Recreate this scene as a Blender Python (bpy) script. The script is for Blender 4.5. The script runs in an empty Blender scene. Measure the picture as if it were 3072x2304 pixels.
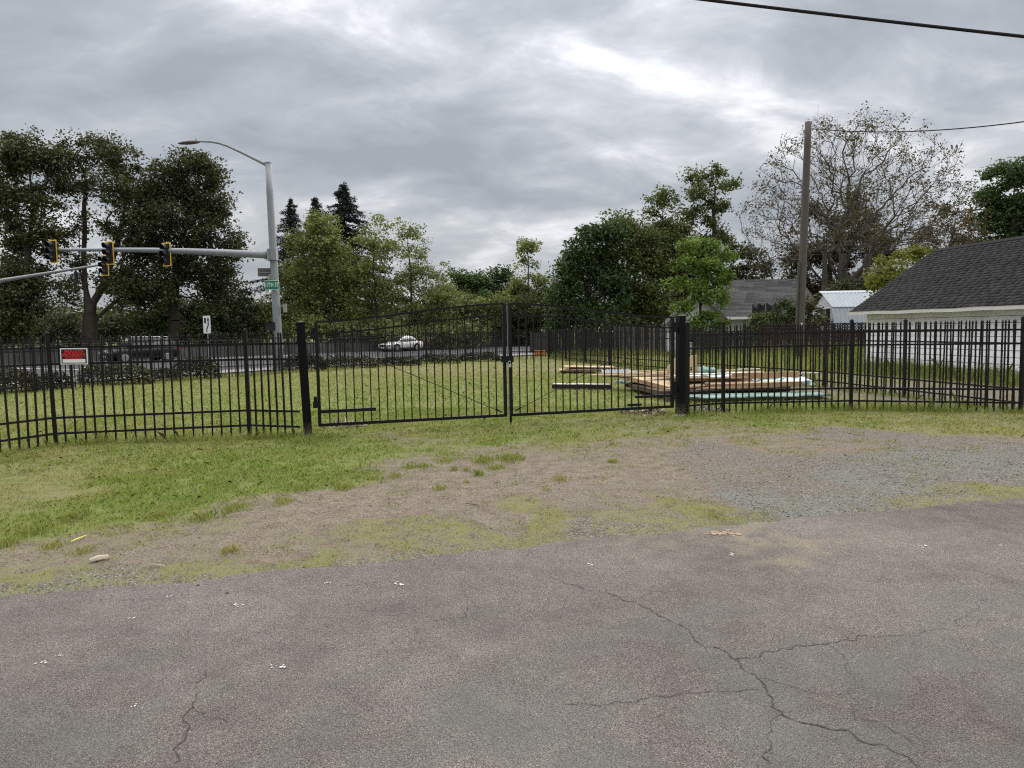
import bpy, bmesh, math, random
import numpy as np
from mathutils import Matrix, Vector
random.seed(11); rng = np.random.default_rng(11)
RAD = math.radians
scene = bpy.context.scene
C = scene.collection

# ---------------------------------------------------------------- camera
FPX, CAMH, PITCH, ROLL = 2100.0, 1.75, RAD(4.36), RAD(-1.0)
CM = Matrix.Rotation(math.pi / 2 - PITCH, 3, 'X') @ Matrix.Rotation(ROLL, 3, 'Z')
cam_d = bpy.data.cameras.new('camera'); cam = bpy.data.objects.new('camera', cam_d); C.objects.link(cam)
cam.matrix_world = Matrix.Translation((0, 0, CAMH)) @ CM.to_4x4()
cam_d.sensor_width = 36.0; cam_d.lens = 36.0 * FPX / 3072.0
cam_d.clip_start = 0.05; cam_d.clip_end = 3000
scene.camera = cam

# ---------------------------------------------------------------- sky, sun, exposure
SUN_EL, SUN_AZ = RAD(62), RAD(14)          # azimuth measured from +Y towards +X
SUN_DIR = Vector((math.sin(SUN_AZ) * math.cos(SUN_EL), math.cos(SUN_AZ) * math.cos(SUN_EL), math.sin(SUN_EL)))
world = bpy.data.worlds.new('World'); scene.world = world; world.use_nodes = True
def build_world():
    nt = world.node_tree; nt.nodes.clear(); N = nt.nodes.new; L = nt.links.new
    def math_(op, a, b=None, c=None):
        n = N('ShaderNodeMath'); n.operation = op
        for i, v in enumerate((a, b, c)):
            if v is None: continue
            if isinstance(v, (int, float)): n.inputs[i].default_value = v
            else: L(v, n.inputs[i])
        return n.outputs[0]
    tc = N('ShaderNodeTexCoord'); sep = N('ShaderNodeSeparateXYZ'); L(tc.outputs['Generated'], sep.inputs[0])
    zz = math_('MAXIMUM', sep.outputs[2], 0.0)
    den = math_('ADD', zz, 0.34)
    comb = N('ShaderNodeCombineXYZ'); L(math_('DIVIDE', sep.outputs[0], den), comb.inputs[0]); L(math_('DIVIDE', sep.outputs[1], den), comb.inputs[1])
    mp = N('ShaderNodeMapping'); mp.inputs['Rotation'].default_value = (0, 0, RAD(-32)); mp.inputs['Scale'].default_value = (0.85, 1.25, 1); mp.inputs['Location'].default_value = (6.252, 19.865, 0)
    L(comb.outputs[0], mp.inputs[0])
    def noise(scale, detail, rough, dist, src=mp.outputs[0]):
        n = N('ShaderNodeTexNoise'); n.inputs['Scale'].default_value = scale; n.inputs['Detail'].default_value = detail
        n.inputs['Roughness'].default_value = rough; n.inputs['Distortion'].default_value = dist; L(src, n.inputs[0]); return n.outputs[0]
    big = noise(1.5, 7, 0.5, 0.35); fine = noise(4.2, 9, 0.58, 0.4)
    mix = math_('ADD', math_('MULTIPLY', big, 0.58), math_('MULTIPLY', fine, 0.42))
    ramp = N('ShaderNodeValToRGB'); L(mix, ramp.inputs[0])
    e = ramp.color_ramp.elements
    e[0].position = 0.38; e[0].color = (0.40, 0.435, 0.475, 1)
    e[1].position = 0.64; e[1].color = (1.05, 1.06, 1.08, 1)
    m = ramp.color_ramp.elements.new(0.48); m.color = (0.515, 0.545, 0.585, 1)
    m = ramp.color_ramp.elements.new(0.555); m.color = (0.67, 0.69, 0.72, 1)
    # brighter towards the zenith (overcast sky) and round the veiled sun
    grad = math_('ADD', math_('MULTIPLY', zz, 0.75), 0.80)
    dot = N('ShaderNodeVectorMath'); dot.operation = 'DOT_PRODUCT'; L(tc.outputs['Generated'], dot.inputs[0]); dot.inputs[1].default_value = SUN_DIR
    glow = math_('MULTIPLY', math_('POWER', math_('MAXIMUM', dot.outputs['Value'], 0.0), 7.0), math_('ADD', math_('MULTIPLY', mix, 9.0), -3.85))
    fac = math_('ADD', grad, math_('MAXIMUM', glow, 0.0))
    vs = N('ShaderNodeVectorMath'); vs.operation = 'SCALE'; L(ramp.outputs[0], vs.inputs[0]); L(fac, vs.inputs[3])
    b_cloud = N('ShaderNodeBackground'); L(vs.outputs[0], b_cloud.inputs[0]); b_cloud.inputs[1].default_value = 0.285
    sky = N('ShaderNodeTexSky'); sky.sky_type = 'NISHITA'; sky.sun_disc = False; sky.sun_elevation = SUN_EL; sky.sun_rotation = SUN_AZ
    b_sky = N('ShaderNodeBackground'); L(sky.outputs[0], b_sky.inputs[0]); b_sky.inputs[1].default_value = 0.05
    ms = N('ShaderNodeMixShader'); ms.inputs[0].default_value = 0.94; L(b_sky.outputs[0], ms.inputs[1]); L(b_cloud.outputs[0], ms.inputs[2])
    out = N('ShaderNodeOutputWorld'); L(ms.outputs[0], out.inputs[0])
build_world()
sun_d = bpy.data.lights.new('sun', 'SUN'); sun_d.energy = 1.5; sun_d.angle = RAD(140); sun_d.color = (1.0, 0.95, 0.88)
sun = bpy.data.objects.new('sun', sun_d); C.objects.link(sun); sun.rotation_euler = (-SUN_DIR).to_track_quat('-Z', 'Y').to_euler()
vs_ = scene.view_settings; vs_.view_transform = 'Standard'; vs_.look = 'None'; vs_.exposure = 1.7; vs_.gamma = 1.0; vs_.use_curve_mapping = False
scene.cycles.use_denoising = False
scene.cycles.filter_width = 1.15; scene.cycles.max_bounces = 6; scene.cycles.transparent_max_bounces = 8

# ---------------------------------------------------------------- survey helpers: photo pixel (3072 wide) -> metres
def ray(px, py): return CM @ Vector(((px - 1536) / FPX, -(py - 1152) / FPX, -1))
def G(px, py, z=0.0):                      # point of the ground (height z) seen at a pixel
    d = ray(px, py); t = (z - CAMH) / d.z; return Vector((d.x * t, d.y * t, z))
def PY(px, py, Y):                         # point at depth Y seen at a pixel
    d = ray(px, py); t = Y / d.y; return Vector((d.x * t, Y, CAMH + d.z * t))

# ---------------------------------------------------------------- value noise in numpy
_perm = rng.random((512, 512))
def vnoise(x, y):
    xi = np.floor(x).astype(int); yi = np.floor(y).astype(int); fx = x - xi; fy = y - yi
    fx = fx * fx * (3 - 2 * fx); fy = fy * fy * (3 - 2 * fy)
    g = lambda a, b: _perm[a % 512, b % 512]
    return (g(xi, yi) * (1 - fx) + g(xi + 1, yi) * fx) * (1 - fy) + (g(xi, yi + 1) * (1 - fx) + g(xi + 1, yi + 1) * fx) * fy
def fbm(x, y, o=4):
    s = 0; a = 0.5; t = 0
    for i in range(o): s = s + a * vnoise(x * 2 ** i + 17 * i, y * 2 ** i + 31 * i); t += a; a *= 0.5
    return s / t

# ---------------------------------------------------------------- object helpers
def obj(name, me, parent=None, loc=None, mat=None):
    o = bpy.data.objects.new(name, me); C.objects.link(o)
    if parent is not None: o.parent = parent
    if loc is not None: o.location = loc
    if mat is not None and me is not None and len(me.materials) == 0: me.materials.append(mat)
    return o
def tag(o, label, cat, group=None):
    o['label'] = label; o['category'] = cat
    if group: o['group'] = group
    return o
def thing(name, label, cat, loc=(0, 0, 0), rz=0.0, group=None):
    o = bpy.data.objects.new(name, None); C.objects.link(o); o.location = loc; o.rotation_euler = (0, 0, rz); o.empty_display_size = 0.2
    return tag(o, label, cat, group)
def structure(o): o['kind'] = 'structure'; return o
def stuff(o): o['kind'] = 'stuff'; return o

class MB:
    def __init__(s): s.v = []; s.f = []
    def add(s, vs, fs):
        b = len(s.v); s.v += [tuple(v) for v in vs]; s.f += [tuple(b + i for i in f) for f in fs]; return s
    def box(s, c, d, rot=None):
        c = Vector(c); h = Vector(d) / 2; vs = []
        for z in (-1, 1):
            for x, y in ((-1, -1), (1, -1), (1, 1), (-1, 1)):
                p = Vector((x * h.x, y * h.y, z * h.z)); vs.append(c + (rot @ p if rot is not None else p))
        return s.add(vs, [(3, 2, 1, 0), (4, 5, 6, 7), (0, 1, 5, 4), (1, 2, 6, 5), (2, 3, 7, 6), (3, 0, 4, 7)])
    def bar(s, a, b, w, h=None, up=(0, 0, 1)):          # rectangular bar from a to b
        a = Vector(a); b = Vector(b); d = b - a; L = d.length; d.normalize(); up = Vector(up)
        if abs(d.dot(up)) > .98: up = Vector((0, 1, 0))
        x = d.cross(up).normalized(); z = x.cross(d)
        return s.box((a + b) / 2, (w, L, h or w), Matrix((x, d, z)).transposed())
    def tube(s, pts, r, n=8, cap=True):
        pts = [Vector(p) for p in pts]; rs = r if isinstance(r, (list, tuple)) else [r] * len(pts); b = len(s.v)
        for i, p in enumerate(pts):
            d = (pts[min(i + 1, len(pts) - 1)] - pts[max(i - 1, 0)]).normalized()
            u = d.cross(Vector((0, 0, 1))) if abs(d.z) < .95 else d.cross(Vector((0, 1, 0))); u.normalize(); w = d.cross(u)
            for k in range(n):
                a = 2 * math.pi * k / n; s.v.append(tuple(p + (u * math.cos(a) + w * math.sin(a)) * rs[i]))
        for i in range(len(pts) - 1):
            for k in range(n):
                k2 = (k + 1) % n; s.f.append((b + i * n + k, b + i * n + k2, b + (i + 1) * n + k2, b + (i + 1) * n + k))
        if cap:
            s.f.append(tuple(b + k for k in range(n))[::-1]); s.f.append(tuple(b + (len(pts) - 1) * n + k for k in range(n)))
        return s
    def prism(s, poly, a, b):                          # polygon given by function of depth: poly list of 3-vectors, extruded by vector b-a
        n = len(poly); off = Vector(b) - Vector(a)
        vs = [Vector(p) for p in poly] + [Vector(p) + off for p in poly]
        return s.add(vs, [tuple(range(n))[::-1], tuple(range(n, 2 * n))] + [(i, (i + 1) % n, n + (i + 1) % n, n + i) for i in range(n)])
    def loft(s, rings, cap=True):
        n = len(rings[0]); b = len(s.v)
        for r in rings: s.v += [tuple(p) for p in r]
        for i in range(len(rings) - 1):
            for k in range(n):
                k2 = (k + 1) % n; s.f.append((b + i * n + k, b + i * n + k2, b + (i + 1) * n + k2, b + (i + 1) * n + k))
        if cap: s.f.append(tuple(b + k for k in range(n))[::-1]); s.f.append(tuple(b + (len(rings) - 1) * n + k for k in range(n)))
        return s
    def mesh(s, name, mat=None, off=None, smooth=False):
        me = bpy.data.meshes.new(name); vs = s.v
        if off is not None: vs = [(x - off[0], y - off[1], z - off[2]) for x, y, z in vs]
        me.from_pydata(vs, [], s.f); me.validate(); me.update()
        bm = bmesh.new(); bm.from_mesh(me); bmesh.ops.recalc_face_normals(bm, faces=bm.faces); bm.to_mesh(me); bm.free()
        if mat: me.materials.append(mat)
        if smooth: me.polygons.foreach_set('use_smooth', [True] * len(me.polygons))
        return me
    def build(s, name, mat, parent=None, off=None, smooth=False):
        return obj(name, s.mesh(name, mat, off, smooth), parent)

def np_mesh(name, verts, faces, mat, attrs=None, smooth=False):
    verts = np.asarray(verts, np.float32); faces = np.asarray(faces, np.int32); k = faces.shape[1]
    me = bpy.data.meshes.new(name); me.vertices.add(len(verts)); me.vertices.foreach_set('co', verts.ravel())
    me.loops.add(faces.size); me.loops.foreach_set('vertex_index', faces.ravel())
    me.polygons.add(len(faces)); me.polygons.foreach_set('loop_start', np.arange(0, faces.size, k, dtype=np.int32))
    if smooth: me.polygons.foreach_set('use_smooth', np.ones(len(faces), bool))
    for an, av in (attrs or {}).items():
        a = me.attributes.new(an, 'FLOAT_COLOR', 'POINT'); a.data.foreach_set('color', np.asarray(av, np.float32).ravel())
    me.update(calc_edges=True); me.materials.append(mat); return me

# ---------------------------------------------------------------- materials
class NT:
    def __init__(s, name):
        s.m = bpy.data.materials.new(name); s.m.use_nodes = True; s.t = s.m.node_tree; s.t.nodes.clear()
        s.out = s.n('ShaderNodeOutputMaterial'); s.p = s.n('ShaderNodeBsdfPrincipled'); s.l(s.p.outputs[0], s.out.inputs[0])
        s.co = s.n('ShaderNodeTexCoord').outputs['Object']
    def n(s, t): return s.t.nodes.new(t)
    def l(s, a, b): s.t.links.new(a, b)
    def setin(s, sock, v):
        if hasattr(v, 'is_linked') or hasattr(v, 'links'): s.l(v, sock)
        elif isinstance(v, (tuple, list)) and len(v) == 3 and sock.type == 'RGBA': sock.default_value = (*v, 1)
        else: sock.default_value = v
    def noise(s, scale, detail=4, rough=.55, dist=0, co=None):
        n = s.n('ShaderNodeTexNoise'); n.inputs['Scale'].default_value = scale; n.inputs['Detail'].default_value = detail
        n.inputs['Roughness'].default_value = rough; n.inputs['Distortion'].default_value = dist; s.l(co or s.co, n.inputs[0]); return n.outputs[0]
    def voro(s, scale, out='Distance', co=None, feature='F1'):
        n = s.n('ShaderNodeTexVoronoi'); n.feature = feature; n.inputs['Scale'].default_value = scale; s.l(co or s.co, n.inputs[0]); return n.outputs[out]
    def map(s, scale=(1, 1, 1), rot=(0, 0, 0), co=None):
        n = s.n('ShaderNodeMapping'); n.inputs['Scale'].default_value = scale; n.inputs['Rotation'].default_value = rot; s.l(co or s.co, n.inputs[0]); return n.outputs[0]
    def ramp(s, f, stops):
        n = s.n('ShaderNodeValToRGB'); s.l(f, n.inputs[0]); e = n.color_ramp.elements
        while len(e) < len(stops): e.new(.5)
        for i, (p, c) in enumerate(stops):
            e[i].position = p; e[i].color = (*c, 1) if isinstance(c, (tuple, list)) else (c, c, c, 1)
        return n.outputs[0]
    def mix(s, f, a, b, mode='MIX'):
        n = s.n('ShaderNodeMix'); n.data_type = 'RGBA'; n.blend_type = mode
        s.setin(n.inputs[0], f); s.setin(n.inputs[6], a); s.setin(n.inputs[7], b); return n.outputs[2]
    def math(s, op, a, b=0.0, clamp=False):
        n = s.n('ShaderNodeMath'); n.operation = op; n.use_clamp = clamp; s.setin(n.inputs[0], a); s.setin(n.inputs[1], b); return n.outputs[0]
    def attr(s, name):
        n = s.n('ShaderNodeAttribute'); n.attribute_name = name; return n
    def rand(s): return s.n('ShaderNodeObjectInfo').outputs['Random']
    def bump(s, h, strength=.3, dist=.01):
        n = s.n('ShaderNodeBump'); n.inputs['Strength'].default_value = strength; n.inputs['Distance'].default_value = dist; s.l(h, n.inputs['Height']); s.l(n.outputs[0], s.p.inputs['Normal'])
    def fin(s, col=None, rough=.6, metal=0, spec=.5):
        if col is not None: s.setin(s.p.inputs['Base Color'], col)
        s.setin(s.p.inputs['Roughness'], rough); s.p.inputs['Metallic'].default_value = metal; s.p.inputs['Specular IOR Level'].default_value = spec
        return s.m
def simple(name, col, rough=.6, metal=0, var=.25, scale=6, spec=.4, bump=0):
    m = NT(name); n = m.noise(scale, 5, .6)
    c = m.mix(n, tuple(x * (1 - var) for x in col), tuple(min(1, x * (1 + var)) for x in col))
    if bump: m.bump(m.noise(scale * 6, 4), bump, .01)
    return m.fin(c, rough, metal, spec)

M = {}
def materials():
    # painted black steel with a little dust
    m = NT('black_steel'); n = m.noise(9, 5, .7); M['black'] = m.fin(m.mix(n, (.003, .003, .004), (.009, .009, .010)), m.ramp(n, [(.3, .42), (.8, .68)]), 0, .22)
    m = NT('post_base_dirt'); z = m.n('ShaderNodeSeparateXYZ'); m.l(m.co, z.inputs[0]); n = m.noise(22, 5, .7)
    f = m.math('MULTIPLY', m.ramp(z.outputs[2], [(.02, 1), (.28, 0)]), m.ramp(n, [(.35, 0), (.6, 1)]))
    M['black_dirty'] = m.fin(m.mix(f, (.004, .004, .005), (.13, .115, .09)), .6, 0, .12)
    m = NT('galvanised_steel'); n = m.noise(5, 6, .65, .5); n2 = m.noise(40, 2)
    M['galv'] = m.fin(m.mix(m.math('ADD', m.math('MULTIPLY', n, .7), m.math('MULTIPLY', n2, .3)), (.15, .165, .185), (.31, .33, .355)), .5, .35, .5)
    M['galv_dark'] = simple('sign_back', (.10, .085, .08), .6, .2, .3, 8)
    M['dark_box'] = simple('dark_housing', (.008, .009, .014), .5, 0, .3, 10)
    M['yellow'] = simple('yellow_retro', (.85, .50, .03), .45, 0, .06, 10)
    M['white'] = simple('white_sign', (.75, .76, .76), .4, 0, .05, 12)
    M['red'] = simple('red_print', (.60, .014, .022), .45, 0, .15, 20)
    M['black_print'] = simple('black_print', (.012, .012, .012), .45, 0, .1, 20)
    M['green_sign'] = simple('green_sign', (.004, .15, .085), .4, 0, .1, 12)
    M['lens'] = simple('dark_lens', (.02, .012, .012), .15, 0, .1, 10, .6)
    M['chrome'] = simple('brushed_steel', (.55, .55, .54), .3, .9, .1, 30)
    M['rubber'] = simple('tyre_rubber', (.012, .012, .012), .8, 0, .2, 20)
    M['alloy'] = simple('alloy_rim', (.30, .31, .32), .35, .7, .1, 20)
    M['glass'] = simple('dark_glass', (.02, .024, .028), .08, 0, .1, 3, .8)
    m = NT('dark_car_paint'); m.p.inputs['Coat Weight'].default_value = .35; M['suv'] = m.fin((.004, .004, .008), .35, 0, .25)
    m = NT('white_car_paint'); m.p.inputs['Coat Weight'].default_value = .8; M['whitecar'] = m.fin((.72, .72, .72), .35, 0)
    M['red_lamp'] = simple('red_lamp', (.4, .01, .01), .2, 0, .1, 5)
    # concrete
    m = NT('stained_concrete'); a = m.noise(.7, 6, .65); b = m.noise(14, 4, .6, co=m.map((1, 1, .12)))
    f = m.math('ADD', m.math('MULTIPLY', a, .55), m.math('MULTIPLY', b, .45))
    M['concrete_wall'] = m.fin(m.ramp(f, [(.32, (.035, .035, .033)), (.52, (.08, .079, .075)), (.7, (.135, .13, .124))]), .9, 0, .2)
    m = NT('pavement_concrete'); a = m.noise(1.1, 6, .6); b = m.noise(60, 2)
    M['pavement'] = m.fin(m.mix(m.math('ADD', m.math('MULTIPLY', a, .7), m.math('MULTIPLY', b, .3)), (.17, .17, .165), (.33, .325, .315)), .9, 0, .2)
    m = NT('street_asphalt'); a = m.noise(.35, 6, .6, co=m.map((1, .25, 1), (0, 0, RAD(41)))); b = m.noise(50, 3)
    M['street'] = m.fin(m.mix(m.math('ADD', m.math('MULTIPLY', a, .7), m.math('MULTIPLY', b, .3)), (.05, .051, .054), (.10, .10, .104)), .95, 0, .08)
    M['road_paint'] = simple('road_paint', (.62, .62, .60), .7, 0, .12, 7)
    # timber
    def timber(name, c1, c2, streak=26, axis=0, rough=.75, stain=None):
        m = NT(name); sc = [streak] * 3; sc[axis] = 1.3
        r = m.rand(); cmb = m.n('ShaderNodeVectorMath'); cmb.operation = 'ADD'; m.l(m.map(tuple(sc)), cmb.inputs[0]); s2 = m.n('ShaderNodeCombineXYZ'); m.l(m.math('MULTIPLY', r, 40), s2.inputs[1]); m.l(s2.outputs[0], cmb.inputs[1])
        n = m.noise(1, 5, .65, .8, co=cmb.outputs[0]); f = m.math('ADD', m.math('MULTIPLY', n, .65), m.math('MULTIPLY', r, .35))
        c = m.mix(f, c1, c2)
        if stain: c = m.mix(m.ramp(m.noise(2.3, 5, .65), [(.48, 0), (.62, .8)]), c, stain)
        m.bump(n, .25, .004); return m.fin(c, rough, 0, .25)
    M['plank'] = timber('new_lumber', (.36, .25, .14), (.60, .46, .29), stain=(.40, .33, .25))
    M['plank_orange'] = timber('orange_lumber', (.25, .155, .085), (.45, .30, .175))
    M['plank_white'] = timber('white_board', (.60, .58, .53), (.74, .72, .68), stain=(.45, .42, .37))
    M['plank_dark'] = timber('dark_brown_board', (.035, .026, .022), (.13, .09, .07))  # streaked dark brown timber
    M['black_board'] = timber('black_board', (.010, .009, .009), (.03, .027, .025))
    M['pole_wood'] = timber('weathered_pole', (.045, .041, .036), (.125, .113, .10), 14, 2, .9)
    M['grey_board'] = timber('grey_fence_board', (.055, .05, .044), (.17, .155, .14), 20, 2, .9)
    M['maroon_board'] = timber('maroon_fence_board', (.030, .014, .013), (.075, .034, .030), 18, 2, .8)
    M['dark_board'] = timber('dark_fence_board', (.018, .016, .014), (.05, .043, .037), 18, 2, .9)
    # siding, roofs
    m = NT('white_siding'); a = m.noise(1.6, 6, .6); b = m.noise(18, 4, .6, co=m.map((.25, .25, 1.6)))
    M['siding'] = m.fin(m.mix(m.ramp(m.math('MULTIPLY', a, b), [(.13, 1), (.32, 0)]), (.84, .86, .91), (.68, .69, .71)), .6, 0, .3)
    M['white_trim'] = simple('white_trim', (.76, .76, .77), .5, 0, .12, 4)
    M['far_siding'] = simple('house_siding', (.52, .54, .57), .7, 0, .1, 2)
    m = NT('shingle'); a = m.noise(1.2, 5, .6); b = m.attr('sc'); n = m.noise(45, 3)
    c = m.mix(m.math('ADD', m.math('MULTIPLY', a, .5), m.math('MULTIPLY', n, .5)), (.010, .010, .011), (.050, .048, .050)); M['shingle'] = m.fin(m.mix(1.0, c, b.outputs['Color'], 'MULTIPLY'), .85, 0, .25)
    m = NT('house_shingle'); a = m.noise(.8, 5, .6); b = m.attr('sc')
    c = m.mix(a, (.075, .073, .075), (.135, .130, .131)); M['shingle_far'] = m.fin(m.mix(1.0, c, b.outputs['Color'], 'MULTIPLY'), .9, 0, .2)
    m = NT('corrugated_zinc'); n = m.noise(2.2, 5, .65); M['zinc'] = m.fin(m.mix(n, (.24, .275, .31), (.37, .41, .45)), .6, .2, .3)
    m = NT('zinc_cap'); n = m.noise(4, 5, .65); M['zinc_cap'] = m.fin(m.mix(n, (.42, .45, .48), (.52, .55, .58)), .6, .1, .3)
    m = NT('teal_plastic'); n = m.noise(5, 6, .65, 1.2); M['teal'] = m.fin(m.mix(n, (.08, .165, .14), (.24, .37, .33)), .3, 0, .5); m.bump(m.noise(14, 5, .6, 1.5), .6, .03)
    m = NT('pale_plastic'); n = m.noise(4, 6, .65, 1.0); M['pale_plastic'] = m.fin(m.mix(n, (.38, .55, .54), (.70, .78, .78)), .3, 0, .5); m.bump(m.noise(12, 5, .6, 1.5), .5, .03)
    M['net'] = simple('black_net', (.012, .012, .014), .9, 0, .2, 30)
    M['orange'] = simple('orange_plastic', (.42, .13, .03), .6, 0, .2, 6)
    # bark and leaves
    m = NT('bark'); n = m.noise(5, 6, .65, co=m.map((1, 1, .25))); M['bark'] = m.fin(m.mix(n, (.020, .016, .013), (.075, .062, .050)), .9, 0, .2)
    m = NT('grey_bark'); n = m.noise(4, 6, .65, co=m.map((1, 1, .3))); M['bark_grey'] = m.fin(m.mix(n, (.05, .045, .04), (.13, .115, .10)), .9, 0, .2)
    def leaf(name, rough=.5, trans=.35):
        m = NT(name); a = m.attr('lc').outputs['Color']; m.fin(a, rough, 0, .3)
        tr = m.n('ShaderNodeBsdfTranslucent'); m.l(m.mix(1.0, a, (1.0, 1.0, .55), 'MULTIPLY'), tr.inputs[0])
        ms = m.n('ShaderNodeMixShader'); ms.inputs[0].default_value = trans; m.l(m.p.outputs[0], ms.inputs[1]); m.l(tr.outputs[0], ms.inputs[2]); m.l(ms.outputs[0], m.out.inputs[0]); return m.m
    M['leaf'] = leaf('leaf'); M['needle'] = leaf('needle', .7, .1); M['blade'] = leaf('grass_blade', .6, .42)
    M['gloss_leaf'] = leaf('glossy_leaf', .32, .15)
    m = NT('stone'); M['stone'] = m.fin(m.attr('lc').outputs['Color'], .9, 0, .2)
    # the lot: grass, dirt and gravel by the survey of what covers it
    m = NT('lot_ground'); at = m.attr('cover'); sp = m.n('ShaderNodeSeparateColor'); m.l(at.outputs['Color'], sp.inputs[0])
    g, d, v = sp.outputs; t = at.outputs['Alpha']
    n1 = m.noise(5, 6, .65); n2 = m.noise(38, 5, .65); n3 = m.noise(.9, 5, .6); n4 = m.noise(160, 3, .6)
    dirt = m.ramp(m.math('ADD', m.math('MULTIPLY', n1, .45), m.math('MULTIPLY', n2, .55)), [(.30, (.085, .068, .052)), (.5, (.180, .150, .118)), (.72, (.33, .285, .23))])
    cell = m.voro(75, 'Color'); cd = m.voro(75, 'Distance')
    sc = m.n('ShaderNodeSeparateColor'); m.l(cell, sc.inputs[0])
    grav = m.ramp(m.math('ADD', m.math('MULTIPLY', sc.outputs[0], .6), m.math('MULTIPLY', n1, .4)), [(.15, (.075, .068, .060)), (.5, (.175, .160, .142)), (.85, (.34, .32, .29))])
    grav = m.mix(m.ramp(cd, [(.35, 0), (.75, .75)]), grav, (.075, .066, .058))
    tealc = m.mix(n2, (.10, .112, .098), (.235, .252, .225)); grav = m.mix(m.math('MULTIPLY', m.math('MULTIPLY', t, m.ramp(m.noise(2.6, 5, .6), [(.35, .15), (.6, 1)])), .7), grav, tealc)
    gd = m.mix(m.ramp(m.math('ADD', v, m.math('MULTIPLY', m.math('SUBTRACT', n1, .5), 1.1)), [(.35, 0), (.65, 1)]), dirt, grav)
    n5 = m.noise(55, 3, .7); gd = m.mix(1.0, gd, m.ramp(n5, [(.28, .5), (.5, 1.0), (.72, 1.55)]), 'MULTIPLY'); gd = m.mix(m.ramp(n4, [(.62, 0), (.74, .55)]), gd, (.42, .39, .34)); gd = m.mix(m.ramp(n4, [(.26, .6), (.38, 0)]), gd, (.05, .042, .036))
    turf = m.mix(m.math('ADD', m.math('MULTIPLY', d, .75), m.math('MULTIPLY', m.math('SUBTRACT', n3, .5), .8), True), (.155, .205, .050), (.225, .205, .112))
    turf = m.mix(m.math('MULTIPLY', n2, .45), turf, (.14, .115, .06))
    gm = m.ramp(m.math('ADD', g, m.math('ADD', m.math('MULTIPLY', m.math('SUBTRACT', n1, .5), 1.3), m.math('MULTIPLY', m.math('SUBTRACT', n2, .5), 1.7))), [(.38, 0), (.70, 1)])
    M['ground'] = m.fin(m.mix(gm, gd, turf), .95, 0, .1)
    m.bump(m.math('ADD', n2, m.math('MULTIPLY', cd, .5)), .7, .03)
    # near asphalt: worn, with exposed aggregate
    m = NT('worn_asphalt'); at = m.attr('cover'); sp = m.n('ShaderNodeSeparateColor'); m.l(at.outputs['Color'], sp.inputs[0])
    big = m.noise(.55, 7, .62, .3); mid = m.noise(5, 6, .65); fin_ = m.noise(150, 4, .7)
    ce = m.voro(165, 'Color'); cd = m.voro(165, 'Distance'); sc = m.n('ShaderNodeSeparateColor'); m.l(ce, sc.inputs[0])
    base = m.ramp(m.math('ADD', m.math('MULTIPLY', big, .68), m.math('MULTIPLY', mid, .32)), [(.34, (.222, .194, .180)), (.5, (.340, .300, .280)), (.66, (.460, .410, .382))])
    agg = m.ramp(sc.outputs[0], [(.0, .62), (.45, .95), (.8, 1.10), (.94, 1.25), (.99, 1.8)])
    c = m.mix(1.0, base, agg, 'MULTIPLY'); c = m.mix(m.ramp(cd, [(.38, 0), (.8, .7)]), c, (.05, .044, .04))
    c = m.mix(m.ramp(fin_, [(.28, .75), (.42, 0)]), c, (.04, .036, .034))
    tm = m.math('MULTIPLY', sp.outputs[1], m.ramp(m.noise(2.2, 4, .5), [(.42, 0), (.58, 1)])); c = m.mix(m.math('MULTIPLY', tm, .55), c, m.mix(fin_, (.13, .145, .13), (.27, .295, .265)))
    pm = m.math('MULTIPLY', sp.outputs[2], m.ramp(m.noise(3.1, 4, .5), [(.5, 0), (.62, 1)])); c = m.mix(m.math('MULTIPLY', pm, .18), c, (.17, .145, .175))
    sm = m.math('MULTIPLY', sp.outputs[0], m.ramp(m.noise(5, 7, .75, .5), [(.40, 0), (.56, 1)])); c = m.mix(m.math('MULTIPLY', sm, .85), c, (.42, .36, .25))
    M['asphalt'] = m.fin(c, .9, 0, .15); m.bump(m.math('ADD', m.math('MULTIPLY', fin_, .7), m.math('MULTIPLY', cd, .9)), 1.0, .02)
    M['crack'] = simple('crack_dirt', (.045, .039, .034), .95, 0, .5, 40)
    M['paint_spot'] = simple('white_spatter', (.46, .455, .43), .8, 0, .3, 60)
    M['dust_spot'] = simple('orange_dust', (.30, .225, .165), .95, 0, .35, 25)
    M['yellow_strip'] = simple('yellow_plastic', (.62, .55, .05), .5, 0, .15, 20)
    M['pale_wood'] = simple('weathered_scrap', (.40, .35, .27), .85, 0, .35, 25)
materials()

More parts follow.
